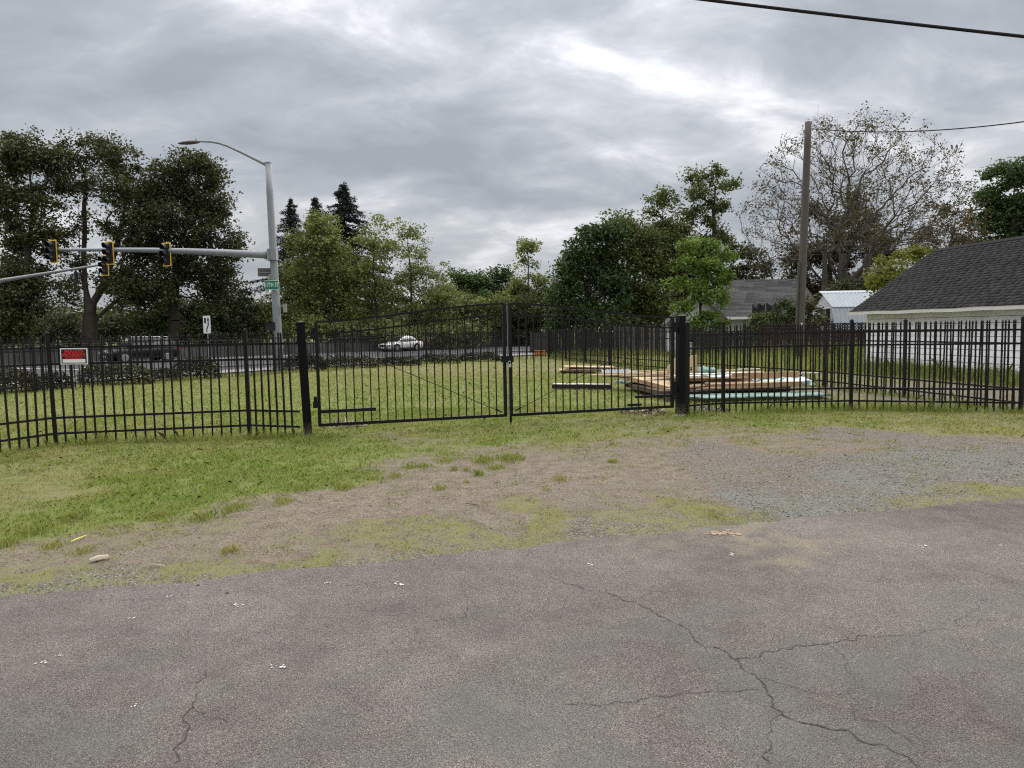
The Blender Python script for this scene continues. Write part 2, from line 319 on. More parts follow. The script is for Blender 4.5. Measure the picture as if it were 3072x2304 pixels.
# ================================================================ THE SETTING
# survey of the lot: (photo pixel, grass cover, dryness, gravel, teal grit)
COVER = [(0,1450,.85,.75,0,0),(100,1490,.8,.9,0,0),(300,1440,1,.25,0,0),(600,1400,1,.12,0,0),(800,1380,1,.15,0,0),(200,1565,1,.25,0,0),(500,1500,1,.18,0,0),(700,1465,.92,.2,0,0),(0,1600,.95,.2,0,0),(950,1425,.85,.2,0,0),(1050,1370,.85,.22,0,0),(900,1340,.92,.3,0,0),(300,1375,.9,.45,0,0),(450,1420,1,.2,0,0),(80,1400,.7,.8,0,0),(400,1545,.9,.25,0,0),(830,1440,.9,.2,0,0),
 (1150,1470,.12,.5,.2,0),(1300,1430,.15,.5,.1,0),(1500,1480,.04,.4,.3,0),(1400,1530,.04,.4,.4,0),(1100,1550,.15,.6,.3,0),(900,1545,.22,.6,.2,0),(800,1610,.22,.6,.3,0),(650,1560,.42,.5,.2,0),(500,1640,.22,.7,.4,0),(350,1615,.42,.5,.1,0),(200,1655,.32,.7,.2,0),(60,1690,.45,.9,.2,0),(1700,1450,.08,.5,.3,0),(1900,1420,.1,.6,.2,0),(2000,1480,.05,.5,.4,0),(1700,1385,.15,.7,.1,0),(1400,1390,.25,.5,0,0),(2100,1400,.1,.5,.5,0),(2200,1350,.1,.5,.6,0),(2400,1400,.08,.6,.6,0),(2300,1330,.35,.9,.3,0),(2600,1345,.25,.8,.4,0),(2570,1305,.2,.7,.6,0),(2900,1330,.12,.8,.6,0),(2800,1288,.7,.85,0,0),(3060,1290,.7,.85,0,0),(2500,1265,.8,.6,0,0),(2200,1258,.85,.4,0,0),(2080,1285,.5,.8,0,0),(1250,1500,.06,.5,.3,0),(1650,1500,.05,.4,.3,0),(1850,1510,.06,.6,.4,0),(2250,1440,.03,.5,.6,.1),(1100,1620,.35,.8,.3,0),(1300,1560,.2,.7,.3,0),
 (100,1720,0.70,.85,0.32,0),(300,1745,0.45,.8,0.97,0),(50,1765,0.40,.8,1.08,0),(600,1690,0.70,.85,0.43,0),(500,1722,0.40,.8,1.08,0),(900,1640,0.60,.85,0.43,0),(850,1683,0.55,.8,0.86,0),(1200,1592,0.65,.95,0.32,0),(1150,1652,0.45,.8,1.08,0),(1450,1600,0.60,.95,0.65,0),(1550,1558,0.70,.95,0.22,0),(1800,1580,0.30,.9,1.10,0),(1700,1543,0.70,.95,0.22,0),(2000,1550,0.60,.95,0.76,0),(2000,1513,0.70,.95,0.11,0),(2200,1545,0.50,.9,0.86,0),(2400,1550,0.45,.9,0.97,0),(2700,1505,0.55,.9,0.76,0),(2900,1490,0.50,.9,0.86,0),(3060,1480,0.65,.95,0.54,0),
 (2300,1495,.02,.5,1,1),(2480,1490,.02,.5,1,.9),(2650,1445,.02,.5,1,1),(2750,1470,.02,.5,1,1),(2700,1370,.05,.5,1,.8),(2900,1375,.03,.5,1,.85),(2860,1425,.05,.6,.9,.2),(3060,1370,.03,.5,1,.7),(3000,1450,.12,.8,.8,.2),(2400,1450,.05,.6,.6,.1),
 (1300,1300,.8,.45,0,0),(1500,1290,.85,.45,0,0),(1200,1315,.45,.6,0,0),(1100,1330,.85,.3,0,0),(1700,1300,.8,.5,0,0),(1900,1290,.62,.65,0,0),(1450,1325,.85,.15,0,0),(1650,1340,.45,.7,.1,0),(1850,1330,.3,.75,.1,0),(1600,1375,.1,.5,.1,0),(1450,1350,.4,.4,0,0),
 (300,1270,.9,.5,0,0),(600,1210,.95,.35,0,0),(1000,1210,.95,.3,0,0),(1300,1180,.95,.35,0,0),(1600,1150,.95,.4,0,0),(1420,1112,.75,.85,0,0),(1000,1140,.85,.6,0,0),(1700,1230,.92,.35,0,0),(900,1260,.92,.25,0,0),(200,1235,.85,.55,0,0),(60,1280,.85,.7,0,0),(550,1285,.85,.6,0,0),(2300,1215,.85,.3,0,0),(2700,1225,.7,.5,0,0),(2900,1205,.3,.7,.6,0),(2600,1140,.6,.8,.2,0),(1500,1220,.95,.3,0,0),(1200,1240,.95,.25,0,0),(2750,1165,.3,.7,.5,0)]
_cp = np.array([[*G(a, b)[:2]] for a, b, *_ in COVER]); _cv = np.array([c[2:] for c in COVER])
def cover(x, y):
    sh = x.shape; x = x.ravel(); y = y.ravel(); out = np.empty((x.size, 4))
    wx = x + (fbm(x * 1.1, y * 1.1, 5) - .5) * 1.7; wy = y + (fbm(x * 1.1 + 50, y * 1.1 + 9, 5) - .5) * 1.5
    for i in range(0, x.size, 20000):
        s = slice(i, i + 20000); d2 = ((wx[s, None] - _cp[None, :, 0]) ** 2 + (wy[s, None] - _cp[None, :, 1]) ** 2); sc = np.maximum(1, _cp[None, :, 1] / 9.0) ** 2
        w = 1 / (d2 / sc + .01) ** 2; out[s] = (w @ _cv) / w.sum(1, keepdims=True)
    far = np.clip((np.hypot(x, y * .8) - 28) / 12, 0, 1)[:, None]
    out = out * (1 - far) + np.array([.9, .45, 0, 0]) * far
    return np.clip(out, 0, 1.1).reshape(*sh, 4)
EDGE_PX = [(-900,1876),(-400,1828),(0,1791),(694,1729),(1250,1673),(1944,1597),(2639,1535),(3072,1493),(3500,1455),(4200,1400)]
_ed = np.array([G(*p)[:2] for p in EDGE_PX])
def edge_y(x):
    base = np.interp(x, _ed[:, 0], _ed[:, 1]); lo = x < _ed[0, 0]; hi = x > _ed[-1, 0]
    base = np.where(lo, _ed[0, 1] + (x - _ed[0, 0]) * .22, base); base = np.where(hi, _ed[-1, 1] + (x - _ed[-1, 0]) * .22, base)
    return base + (fbm(x * 1.7, x * 0 + 3.3, 5) - .5) * .26 + (vnoise(x * 19, x * 0 + 8) - .5) * .05

def lines(fine0, fine1, step, lo, hi, grow=1.16):
    a = list(np.arange(fine0, fine1, step)); s = step
    while a[-1] < hi: s *= grow; a.append(a[-1] + s)
    s = step
    while a[0] > lo: s *= grow; a.insert(0, a[0] - s)
    return np.array(a)
def make_ground():
    xs = lines(-11, 12.5, .075, -900, 900); ys = lines(4.2, 16, .075, -60, 1500)
    X, Y = np.meshgrid(xs, ys); cv = cover(X, Y)
    near = np.clip(1 - (np.hypot(X, Y - 8) - 14) / 8, 0, 1)
    Z = near * ((fbm(X * 1.1, Y * 1.1, 3) - .5) * .035 + (fbm(X * 6, Y * 6, 3) - .5) * .022)
    d = Y - edge_y(X); Z = np.where(d < .25, Z * np.clip(d / .25, 0, 1) - .012 * np.clip(1 - d / .25, 0, 1), Z)
    Z = np.where(d < -.05, -.03, Z)
    ny, nx = X.shape; idx = np.arange(ny * nx).reshape(ny, nx)
    f = np.stack([idx[:-1, :-1], idx[:-1, 1:], idx[1:, 1:], idx[1:, :-1]], -1).reshape(-1, 4)
    structure(obj('ground', np_mesh('ground', np.stack([X, Y, Z], -1).reshape(-1, 3), f, M['ground'], {'cover': cv.reshape(-1, 4)}, True)))
make_ground()

ASP = [(2250,1622,.9,0,0),(2350,1630,.6,0,0),(2480,1640,.7,0,0),(2220,1642,.8,0,0),(2380,1695,.7,0,0),(2050,1620,.4,0,0),(2150,1680,.05,0,0),(2300,1660,.1,0,0),(2500,1690,.1,0,0),(2420,1600,.05,0,0),(2550,1650,.1,0,0),(2150,1640,.1,0,0),(2280,1720,.1,0,0),(2460,1720,.1,0,0),(2600,1560,0,0,0),(1700,1700,0,0,0),(1000,1800,0,0,0),(2700,1700,.1,0,0),(2900,1650,.1,0,0),(1800,1800,0,0,0),(300,1900,0,.1,.4),(100,2150,0,.5,.6),(50,2280,0,.9,.3),(300,2050,0,.3,.8),(700,1950,0,.1,.2),(700,2200,0,.1,.4),(1200,1950,0,.1,0),(1250,2100,0,.6,.2),(1500,2150,0,.9,.1),(1050,2270,0,.6,.9),(1600,2000,0,.2,.2),(1900,2250,0,.9,.3),(1850,2100,0,.5,.5),(2100,1900,0,.6,0),(2150,2050,0,.9,.1),(2200,2250,0,.9,.5),(2500,2050,0,.5,0),(2700,2050,0,.9,.2),(2900,1950,0,.9,0),(2600,1850,0,.1,0),(2900,1830,0,.6,0),(3000,2150,0,.8,.6),(2400,1800,0,.1,0),(2700,2250,0,.9,0),(2550,2150,0,.5,.3)]
_ap = np.array([G(a, b)[:2] for a, b, *_ in ASP]); _av = np.array([c[2:] for c in ASP])
def make_asphalt():
    xs = lines(-6, 8, .05, -300, 300, 1.2); t = np.concatenate([np.linspace(0, 1, 90), 1 + np.cumsum(1.25 ** np.arange(14) * .05)])
    X, T = np.meshgrid(xs, t); E = edge_y(X); Y = E - (E - 1.0) * T ** 1.1; Y = np.where(T > 1, 1.0 - (T - 1) * 12, Y)
    x = X.ravel(); y = Y.ravel(); d2 = (x[:, None] - _ap[None, :, 0]) ** 2 + (y[:, None] - _ap[None, :, 1]) ** 2
    w = 1 / (d2 + .004) ** 2; cv = (w @ _av) / w.sum(1, keepdims=True); cv = np.concatenate([cv, np.ones((len(cv), 1))], 1)
    Z = .012 + (fbm(X * .7, Y * .7, 3) - .5) * .02 * np.clip((E - Y) / .5, 0, 1); Z = np.where(T == 0, -.02, Z)
    ny, nx = X.shape; idx = np.arange(ny * nx).reshape(ny, nx)
    f = np.stack([idx[:-1, :-1], idx[1:, :-1], idx[1:, 1:], idx[:-1, 1:]], -1).reshape(-1, 4)
    road = structure(obj('asphalt_road', np_mesh('asphalt_road', np.stack([X, Y, Z], -1).reshape(-1, 3), f, M['asphalt'], {'cover': cv}, True)))
    def surf(x, y): x = np.array([x]); y = np.array([y]); return float((.012 + (fbm(x * .7, y * .7, 3) - .5) * .02 * np.clip((edge_y(x) - y) / .5, 0, 1))[0])
    cracks = [[(1650,1730,3),(1700,1756,6),(1900,1812,6),(2000,1862,7),(2110,1945,7),(2205,1985,8),(2270,2040,9),(2320,2120,10),(2345,2150,9),(2480,2192,11),(2620,2242,10),(2780,2310,9)],
      [(2205,1985,7),(2330,1962,6),(2480,1940,6),(2650,1915,5),(2800,1895,3),(3000,1865,3),(3100,1850,2)],
      [(640,2010,3),(600,2052,4),(590,2092,5),(582,2130,5),(550,2172,6),(562,2200,6),(530,2270,6),(505,2310,6)],
      [(1690,2122,3),(1850,2112,5),(1960,2096,5),(2170,2082,4),(2290,2078,5)],
      [(2830,1706,2),(2950,1722,3),(3090,1768,4)],[(1300,1690,2),(1330,1722,3),(1380,1742,2)],[(2370,1595,2),(2410,1622,3)],[(2560,2140,3),(2680,2205,4),(2750,2240,5)],[(1420,1790,2),(1400,1850,4),(1300,1868,3),(1350,1860,2)],[(2270,2040,3),(2400,2075,3),(2560,2090,2)],[(1900,1812,2),(1960,1780,3),(2080,1770,2)],[(2480,1940,2),(2540,1990,3),(2560,2050,2)],[(2345,2150,3),(2300,2220,4),(2320,2310,4)],[(2960,1800,2),(2900,1850,3),(2860,1888,3)],[(582,2130,3),(640,2160,3),(720,2170,2)],[(330,1800,2),(420,1812,3),(480,1805,2)],[(1000,1690,2),(1040,1740,3),(1120,1765,2)]]
    for ck in cracks:
        pts = [(*G(a, b)[:2], wd) for a, b, wd in ck]; P = []
        for (x0, y0, w0), (x1, y1, w1) in zip(pts, pts[1:]):
            L = math.hypot(x1 - x0, y1 - y0); n = max(3, int(L / .018)); nx, ny = -(y1 - y0) / L, (x1 - x0) / L
            for i in range(n):
                u = i / n; j = (float(fbm(np.array([u * L * 9 + x0 * 7]), np.array([y0 * 5]), 4)[0]) - .5) * .15 * min(1, u * 6, (1 - u) * 6); P.append((x0 + (x1 - x0) * u + nx * j, y0 + (y1 - y0) * u + ny * j, (w0 + (w1 - w0) * u) * .00038 * random.uniform(.3, 1.5)))
        m = MB(); vs = []
        for i, (x, y, w) in enumerate(P):
            a = P[max(0, i - 1)]; b = P[min(len(P) - 1, i + 1)]; dx, dy = b[0] - a[0], b[1] - a[1]; L = math.hypot(dx, dy) or 1; nx, ny = -dy / L, dx / L; z = surf(x, y) + .003
            vs += [(x + nx * w, y + ny * w, z), (x - nx * w, y - ny * w, z)]
        m.add(vs, [(2 * i, 2 * i + 1, 2 * i + 3, 2 * i + 2) for i in range(len(P) - 1) if vnoise(np.array([i * .09]), np.array([P[0][0] * 9]))[0] > .07]); m.build('crack', M['crack'], road)
    spots = [(130,1992,34,'p'),(180,1974,20,'p'),(828,2007,44,'p'),(400,2128,30,'p'),(424,2136,14,'p'),(390,1862,30,'p'),(715,1820,30,'p'),(512,1795,18,'p'),(697,1778,12,'p'),(985,1755,26,'p'),(1195,1760,40,'p'),(1770,1700,30,'p'),(2760,1642,36,'p'),(2200,1670,22,'p'),(3010,1640,30,'p')]
    for px, py, wpx, k in spots:
        c = G(px, py); sc = wpx / 2100 * c.y / 2
        for j in range(random.randint(5, 11)):
            m = MB(); n = 9; cx = c.x + random.gauss(0, sc * .55); cy = c.y + random.gauss(0, sc * .5); r0 = sc * random.uniform(.06, .32); z = surf(cx, cy) + .004 + j * .0004
            m.add([(cx + math.cos(i * 6.283 / n) * r0 * random.uniform(.4, 1.3), cy + math.sin(i * 6.283 / n) * r0 * random.uniform(.4, 1.5), z) for i in range(n)], [tuple(range(n))]); m.build('white_spatter', M['paint_spot'], road)
    c = G(2160, 1604)
    for j in range(26):
        m = MB(); n = 9; cx = c.x + random.gauss(0, .05); cy = c.y + random.gauss(0, .035); r0 = random.uniform(.008, .03); m.add([(cx + math.cos(i * 6.283 / n) * r0 * random.uniform(.5, 1.5), cy + math.sin(i * 6.283 / n) * r0 * random.uniform(.5, 1.3), surf(cx, cy) + .003 + j * .0002) for i in range(n)], [tuple(range(n))]); m.build('dust_fleck', M['dust_spot'], road)
make_asphalt()

# ---------------------------------------------------------------- the street beyond the lot
DV = Vector((.65, .76, 0)).normalized(); NV = Vector((-DV.y, DV.x, 0))
def SN(along, across, z=0.0): p = DV * along + NV * across; return Vector((p.x, p.y, z))
WALL_A, WALL_B = Vector((-62, 25.2, 0)), Vector((2.0, 80.7, 0)); WD = (WALL_B - WALL_A).normalized(); WN = Vector((-WD.y, WD.x, 0))
def sheet(name, poly, z, mat):
    m = MB(); m.add([(p[0], p[1], z) for p in poly], [tuple(range(len(poly)))]); return structure(m.build(name, mat))
sheet('street', [SN(-120, 32.6), SN(120, 32.6), WALL_B + WD * 60 - WN * .3, WALL_A - WD * 60 - WN * .3], .012, M['street'])
pv = sheet('pavement', [SN(-33, 30.28), SN(62, 30.28), SN(62, 32.41), SN(-33, 32.41)], .02, M['street'])
for i in range(-18, 34):
    a0, a1 = i * 1.8, i * 1.8 + 1.785; zt = .085 + random.uniform(-.006, .006)
    MB().prism([SN(a0, 30.3, .0), SN(a1, 30.3, .0), SN(a1, 32.4, .0), SN(a0, 32.4, .0)], (0, 0, 0), (0, 0, zt)).build('slab', M['pavement'], pv)
m = MB(); m.prism([SN(-40, 32.42, 0), SN(62, 32.42, 0), SN(62, 32.62, 0), SN(-40, 32.62, 0)], (0, 0, 0), (0, 0, .10)); structure(m.build('kerb', M['pavement']))
def marking(a, b, w):
    a = Vector(a); b = Vector(b); d = (b - a).normalized(); n = Vector((-d.y, d.x, 0)) * w / 2; m = MB(); m.add([a + n, a - n, b - n, b + n], [(0, 1, 2, 3)])
    structure(m.build('road_marking', M['road_paint']))
marking(G(40, 1105, .018), G(330, 1110, .018), .22); marking(G(150, 1124, .018), G(300, 1128, .018), .22)
for k in range(9): marking(SN(-4 + k * 7, 39.2, .018), SN(-1 + k * 7, 39.2, .018), .13)
marking(SN(-40, 33.2, .018), SN(60, 33.2, .018), .12)

# parapet wall with railing
def parapet():
    t = thing('parapet_wall', 'long stained concrete wall with low railing across the street', 'wall', WALL_A)
    L = (WALL_B - WALL_A).length; n = int(L / 4.0)
    for i in range(n):
        a = WALL_A + WD * (L * i / n + .01); b = WALL_A + WD * (L * (i + 1) / n - .01)
        MB().bar(a + Vector((0, 0, .47)), b + Vector((0, 0, .47)), .26, .94).build('wall_panel', M['concrete_wall'], t, WALL_A)
        MB().bar(a + Vector((0, 0, .975)), b + Vector((0, 0, .975)), .34, .07).build('coping', M['concrete_wall'], t, WALL_A)
    m = MB(); MB_ = m
    MB().bar(WALL_A + Vector((0, 0, 1.36)), WALL_B + Vector((0, 0, 1.36)), .05, .05).build('top_rail', M['galv_dark'], t, WALL_A)
    k = 0.0
    while k < L:
        p = WALL_A + WD * k; m.box(p + Vector((0, 0, 1.185)), (.03, .03, .345)); k += .2
    stuff(m.build('balusters', M['galv_dark'], t, WALL_A))
parapet()

# ================================================================ FENCES AND GATE
RAIL_Z = (1.60, 1.335, .45, .19)
def picket_mesh(top=1.80, bottom=.015, w=.025, tip=True):
    m = MB(); m.box((0, 0, (top - .10 + bottom) / 2), (w, w, top - .10 - bottom)); z = top - .10
    if tip:
        m.tube([(0, 0, z), (0, 0, z + .012), (0, 0, z + .018)], [w * .75, w * .85, w * .5], 6)
        m.tube([(0, 0, z + .018), (0, 0, z + .045), (0, 0, z + .075), (0, 0, z + .105)], [w * .42, w * .78, w * .6, .001], 6)
    return m.mesh('picket', M['black'])
PICKET = picket_mesh()
def post_mesh(h, w, mat): 
    m = MB(); m.box((0, 0, h / 2), (w, w, h)); m.box((0, 0, h + .008), (w * 1.12, w * 1.12, .016)); m.tube([(0, 0, h + .016), (0, 0, h + .035), (0, 0, h + .05)], [w * .5, w * .38, .002], 8)
    return m.mesh('post', mat)
POST = post_mesh(1.82, .062, M['black'])
UNIT_RAIL = MB().box((.5, 0, 0), (1, .030, .036)).mesh('rail', M['black'])
def iron_fence(label, pts, n_pick, first=True, last=True, group='black iron fence runs round the lot', picks=True):
    P0 = Vector(pts[0]); t = thing('iron_fence', label, 'fence', P0, 0, group); t['kind'] = 'thing'
    for i, p in enumerate(pts):
        if (i == 0 and not first) or (i == len(pts) - 1 and not last): continue
        o = obj('post', POST, t, Vector(p) - P0); d = Vector(pts[min(i + 1, len(pts) - 1)]) - Vector(pts[max(0, i - 1)]); o.rotation_euler = (random.gauss(0, .006), random.gauss(0, .006), math.atan2(d.y, d.x))
    for i in range(len(pts) - 1):
        a = Vector(pts[i]); b = Vector(pts[i + 1]); d = b - a; L = d.length; ang = math.atan2(d.y, d.x); n = n_pick if isinstance(n_pick, int) else n_pick[i]
        for z in RAIL_Z:
            o = obj('rail', UNIT_RAIL, t, a - P0 + Vector((0, 0, z))); o.rotation_euler = (0, -math.atan2(d.z, math.hypot(d.x, d.y)), ang); o.scale = (L, 1, 1)
        for k in range(n):
            p = a + d * ((k + 1) / (n + 1)); o = obj('picket', PICKET, t, p - P0); o.rotation_euler = (random.gauss(0, .007), random.gauss(0, .008), ang)
    return t
GL, GR = Vector((-3.48, 11.81, 0)), Vector((3.33, 13.82, 0))          # gate posts
LP = Vector((-7.54, 11.45, 0)); LP2 = Vector((-4.58, 12.09, 0))
gd = (GR - GL).normalized()
iron_fence('near iron fence left of the gate, carrying the private property sign', [LP + (Vector((-7.87, 10.78, 0)) - LP).normalized() * 2.8, LP, LP2, GL - gd * .13], [19, 19, 6], last=False)
RP1, RP2, RP3, CO = Vector((3.50, 13.92, 0)), Vector((4.33, 14.30, 0)), Vector((6.97, 14.33, 0)), Vector((9.81, 13.42, 0))
iron_fence('near iron fence right of the gate, in front of the lumber pile', [RP1, RP2, RP3, CO], [4, 19, 19], last=False)
side = [CO]; path = [CO, Vector((8.76, 19.6, 0)), Vector((5.35, 29.6, 0)), Vector((2.3, 42.6, 0))]
def along(path, step):
    out = [Vector(path[0])]
    for a, b in zip(path, path[1:]):
        n = max(1, round((b - a).length / step)); out += [a + (b - a) * ((i + 1) / n) for i in range(n)]
    return out
iron_fence('receding iron fence along the right side of the lot', along(path, 3.05), 19)
back = [Vector((-18.3, 17.8, 0)), Vector((-14.1, 26.4, 0)), Vector((-10.4, 31.3, 0)), Vector((-6.3, 37.0, 0)), Vector((-.9, 43.5, 0)), Vector((2.25, 43.0, 0))]
iron_fence('far iron fence between the lot and the street hedges', along(back, 3.05), 19, last=False)

GATE_POST = None
def gate_post(p, label, h, lean):
    t = thing('gate_post', label, 'gate post', p, math.atan2(gd.y, gd.x), 'gate posts'); t.rotation_euler = (0, lean, math.atan2(gd.y, gd.x))
    m = MB(); m.box((0, 0, h / 2), (.14, .14, h)); m.build('shaft', M['black_dirty'], t)
    m = MB(); m.box((0, 0, h + .006), (.15, .15, .014)); m.add([(-.072, -.072, h + .013), (.072, -.072, h + .013), (.072, .072, h + .013), (-.072, .072, h + .013), (0, 0, h + .03)], [(0, 1, 4), (1, 2, 4), (2, 3, 4), (3, 0, 4)]); m.build('cap', M['black'], t)
    m = MB(); m.add([(math.cos(i * .7854) * random.uniform(.12, .19), math.sin(i * .7854) * random.uniform(.12, .19), 0.0) for i in range(8)] + [(math.cos(i * .7854) * .105, math.sin(i * .7854) * .105, .035) for i in range(8)], [tuple(range(8, 16))] + [(i, (i + 1) % 8, 8 + (i + 1) % 8, 8 + i) for i in range(8)]); m.build('footing', M['pavement'], t)
gate_post(GL, 'thick black gate post left of the gate, dirty at its foot', 1.94, RAD(-1.6)); gate_post(GR, 'thick black gate post right of the gate, by the lumber pile', 1.97, RAD(.4))

def gate_leaf(hinge, tipv, label, n, plates):
    """local x runs from the hinge to the middle, z up"""
    d = tipv - hinge; L = d.length; t = thing('gate_leaf', label, 'gate', hinge, math.atan2(d.y, d.x), 'two leaves of the double gate'); t['kind'] = 'thing'
    zb = .20; sag = -.02
    def arch(u): s = u * u * (3 - 2 * u); s = .25 * u + .75 * s; return 1.955 + .285 * s
    w = .055
    MB().box((w / 2, 0, (zb + 1.955) / 2), (w, w, 1.955 - zb)).build('hinge_stile', M['black'], t)
    MB().box((L - w / 2, 0, (zb + 2.24) / 2), (w, w, 2.24 - zb)).build('meeting_stile', M['black'], t)
    MB().box((L / 2, 0, zb - .0), (L, w * .92, .052)).build('bottom_rail', M['black'], t)
    K = 22
    def curve(off, th, hh):
        m = MB(); rings = []
        for i in range(K + 1):
            x = w * .5 + (L - w) * i / K; z = arch(i / K) + off; rings.append([(x, -th, z - hh), (x, th, z - hh), (x, th, z + hh), (x, -th, z + hh)])
        return m.loft(rings)
    curve(0, .024, .017).build('top_rail', M['black'], t); curve(-.205, .019, .015).build('arched_rail', M['black'], t)
    for k in range(n):
        u = (k + 1) / (n + 1); x = w + (L - 2 * w) * u; top = arch(u) - .205 + .145
        if k in (6, 15): top = arch(u) - .01
        me = MB(); me.box((0, 0, (top - .06 + zb) / 2), (.019, .019, top - .06 - zb))
        if k not in (6, 15): me.tube([(0, 0, top - .06), (0, 0, top - .05), (0, 0, top - .02), (0, 0, top + .02)], [.013, .011, .012, .001], 6)
        else: me.box((0, 0, top - .03), (.019, .019, .06))
        obj('picket', me.mesh('picket', M['black']), t, (x, 0, 0))
    MB().tube([(w, -.025, 1.70), (L * .5, -.025, .985), (L - .10, -.025, .26)], .0065, 6).build('brace_rod', M['black'], t)
    MB().tube([(L - .22, -.026, .335), (L - .10, -.026, .26)], .013, 6).build('turnbuckle', M['black'], t)
    for (x0, x1, z, h) in plates: MB().box(((x0 + x1) / 2, -.014, z), (x1 - x0, .05, h)).build('stiffener', M['black'], t)
    for z in (.55, 1.72):
        hb = MB(); hb.box((-.028, 0, z), (.09, .07, .11)); hb.tube([(-.03, 0, z + .05), (-.03, 0, z + .14)], .028, 8); hb.build('hinge', M['black'], t)
    return t, L
mid = (GL + GR) / 2; gap = .028
hL = GL + gd * .17; hR = GR - gd * .15
leafL, LL = gate_leaf(hL, mid - gd * gap, 'left leaf of the black double gate, under an arched top rail', 22, [(.055, .98, .43, .055)])
leafR, LR = gate_leaf(hR, mid + gd * gap, 'right leaf of the black double gate, with drop rod at its tip', 22, [(.055, .82, .42, .05), (.70, .98, .27, .045)])
MB().box((LL + .01, -.05, 1.235), (.23, .045, .115)).build('latch_box', M['black'], leafL)
m = MB(); m.tube([(LR - .028, -.045, .52), (LR - .028, -.045, .06)], .022, 8); m.tube([(LR - .028, -.045, .06), (LR - .028, -.045, .005)], .010, 6); m.build('drop_rod', M['black'], leafR)
MB().tube([(LR - .028, -.045, .47), (LR - .10, -.06, .47)], .008, 6).build('rod_handle', M['black'], leafR)
MB().box((LL + .025, -.03, 1.2), (.010, .012, 2.0)).build('closing_strip', M['galv'], leafL)
pl = leafL.matrix_basis @ Vector((LL + .035, -.10, 1.12))
t = thing('padlock', 'small silver padlock hanging from the gate latch', 'padlock', pl, math.atan2(gd.y, gd.x))
m = MB(); m.box((0, 0, 0), (.062, .026, .055)); m.box((0, 0, -.03), (.054, .024, .006)); m.build('body', M['chrome'], t)
MB().tube([(-.02, 0, .026), (-.02, 0, .06), (-.012, 0, .078), (.012, 0, .078), (.02, 0, .06), (.02, 0, .026)], .0055, 8).build('shackle', M['chrome'], t)

# ---------------------------------------------------------------- lettering
def text_mesh(txt, size, mat, sx=1.0, space=1.0, bold=0.0, th=.001):
    cu = bpy.data.curves.new('lettering', 'FONT'); cu.body = txt; cu.size = size; cu.align_x = 'CENTER'; cu.align_y = 'CENTER'; cu.space_character = space; cu.offset = bold; cu.extrude = th
    o = bpy.data.objects.new('lettering', cu); C.objects.link(o); dg = bpy.context.evaluated_depsgraph_get(); me = bpy.data.meshes.new_from_object(o.evaluated_get(dg)); bpy.data.objects.remove(o)
    me.transform(Matrix.Diagonal((sx, 1, 1, 1))); me.materials.clear(); me.materials.append(mat); return me
def lettering(txt, size, mat, parent, loc, **k):
    o = obj('lettering', text_mesh(txt, size, mat, **k), parent, loc); o.rotation_euler = (RAD(90), 0, 0); return o
# private property sign, wired to the left fence
a = PY(184, 1068, 11.38); b = PY(254, 1067, 11.53); c = (a + b) / 2; fd = (LP2 - LP).normalized()
t = thing('property_sign', 'red on black private property sign wired to the left fence', 'sign', LP + fd * ((c - LP).dot(fd)) + Vector((0, 0, 1.455)) + Vector((fd.y, -fd.x, 0)) * .035, math.atan2(fd.y, fd.x)); t.rotation_euler = (0, RAD(.8), math.atan2(fd.y, fd.x))
MB().box((0, 0, 0), (.405, .006, .265)).build('panel', M['white'], t)
MB().box((0, -.0045, 0), (.365, .003, .222)).build('black_field', M['black_print'], t)
m = MB()
for cx, cz, w, h in ((0, .114, .372, .004), (0, -.114, .372, .004), (-.184, 0, .004, .232), (.184, 0, .004, .232)): m.box((cx, -.0042, cz), (w, .003, h))
m.build('border_line', M['black_print'], t)
MB().box((0, -.0075, -.075), (.335, .003, .058)).build('blank_strip', M['white'], t)
lettering('PRIVATE', .074, M['red'], t, (0, -.007, .068), sx=1.0, bold=.0022, space=1.02)
lettering('PROPERTY', .074, M['red'], t, (0, -.007, .012), sx=.98, bold=.0022, space=1.02)
lettering('NO TRESPASSING', .030, M['red'], t, (0, -.007, -.032), sx=1.12, bold=.0008)

# ================================================================ SIGNAL POLE, LAMPS, SIGNS
def lerp(a, b, u): return a + (b - a) * u
PB = Vector((-11.41, 34.42, .08)); PT = Vector((-11.55, 34.42, 10.0))
pole = thing('signal_pole', 'tall grey signal pole with mast arm and street lamp', 'traffic pole', PB); pole['kind'] = 'thing'
def loc(px, py, Y): return PY(px, py, Y) - PB
MB().tube([lerp(PB, PT, u) - PB for u in np.linspace(0, 1, 8)], [.21 - .055 * u for u in np.linspace(0, 1, 8)], 14).build('shaft', M['galv'], pole, None, True)
MB().box((0, 0, .03), (.62, .62, .06)).build('base_plate', M['galv'], pole)
MB().tube([PT - PB, PT - PB + Vector((0, 0, .04))], [.17, .15], 14).build('cap', M['galv'], pole)
arm0, arm1 = loc(808, 765, 34.3), loc(160, 750, 36.0)
MB().tube([lerp(arm0, arm1, u) + Vector((0, 0, .10 * math.sin(math.pi * u))) for u in np.linspace(0, 1, 14)], [.185 - .115 * u for u in np.linspace(0, 1, 14)], 12).build('mast_arm', M['galv'], pole, None, True)
m = MB(); m.box(arm0 + Vector((.02, 0, 0)), (.10, .48, .56)); m.box(arm0 + Vector((.2, 0, 0)), (.35, .36, .5)); m.build('arm_bracket', M['galv'], pole)
lp = [loc(*p, 34.4) for p in ((803, 497), (770, 480), (720, 455), (680, 437), (655, 429), (630, 425), (600, 424), (588, 426))]
MB().tube(lp, [.075, .07, .062, .056, .052, .048, .045, .045], 10).build('lamp_arm', M['galv'], pole, None, True)
h0, h1 = loc(598, 426, 34.4), loc(534, 430, 34.4); rings = []
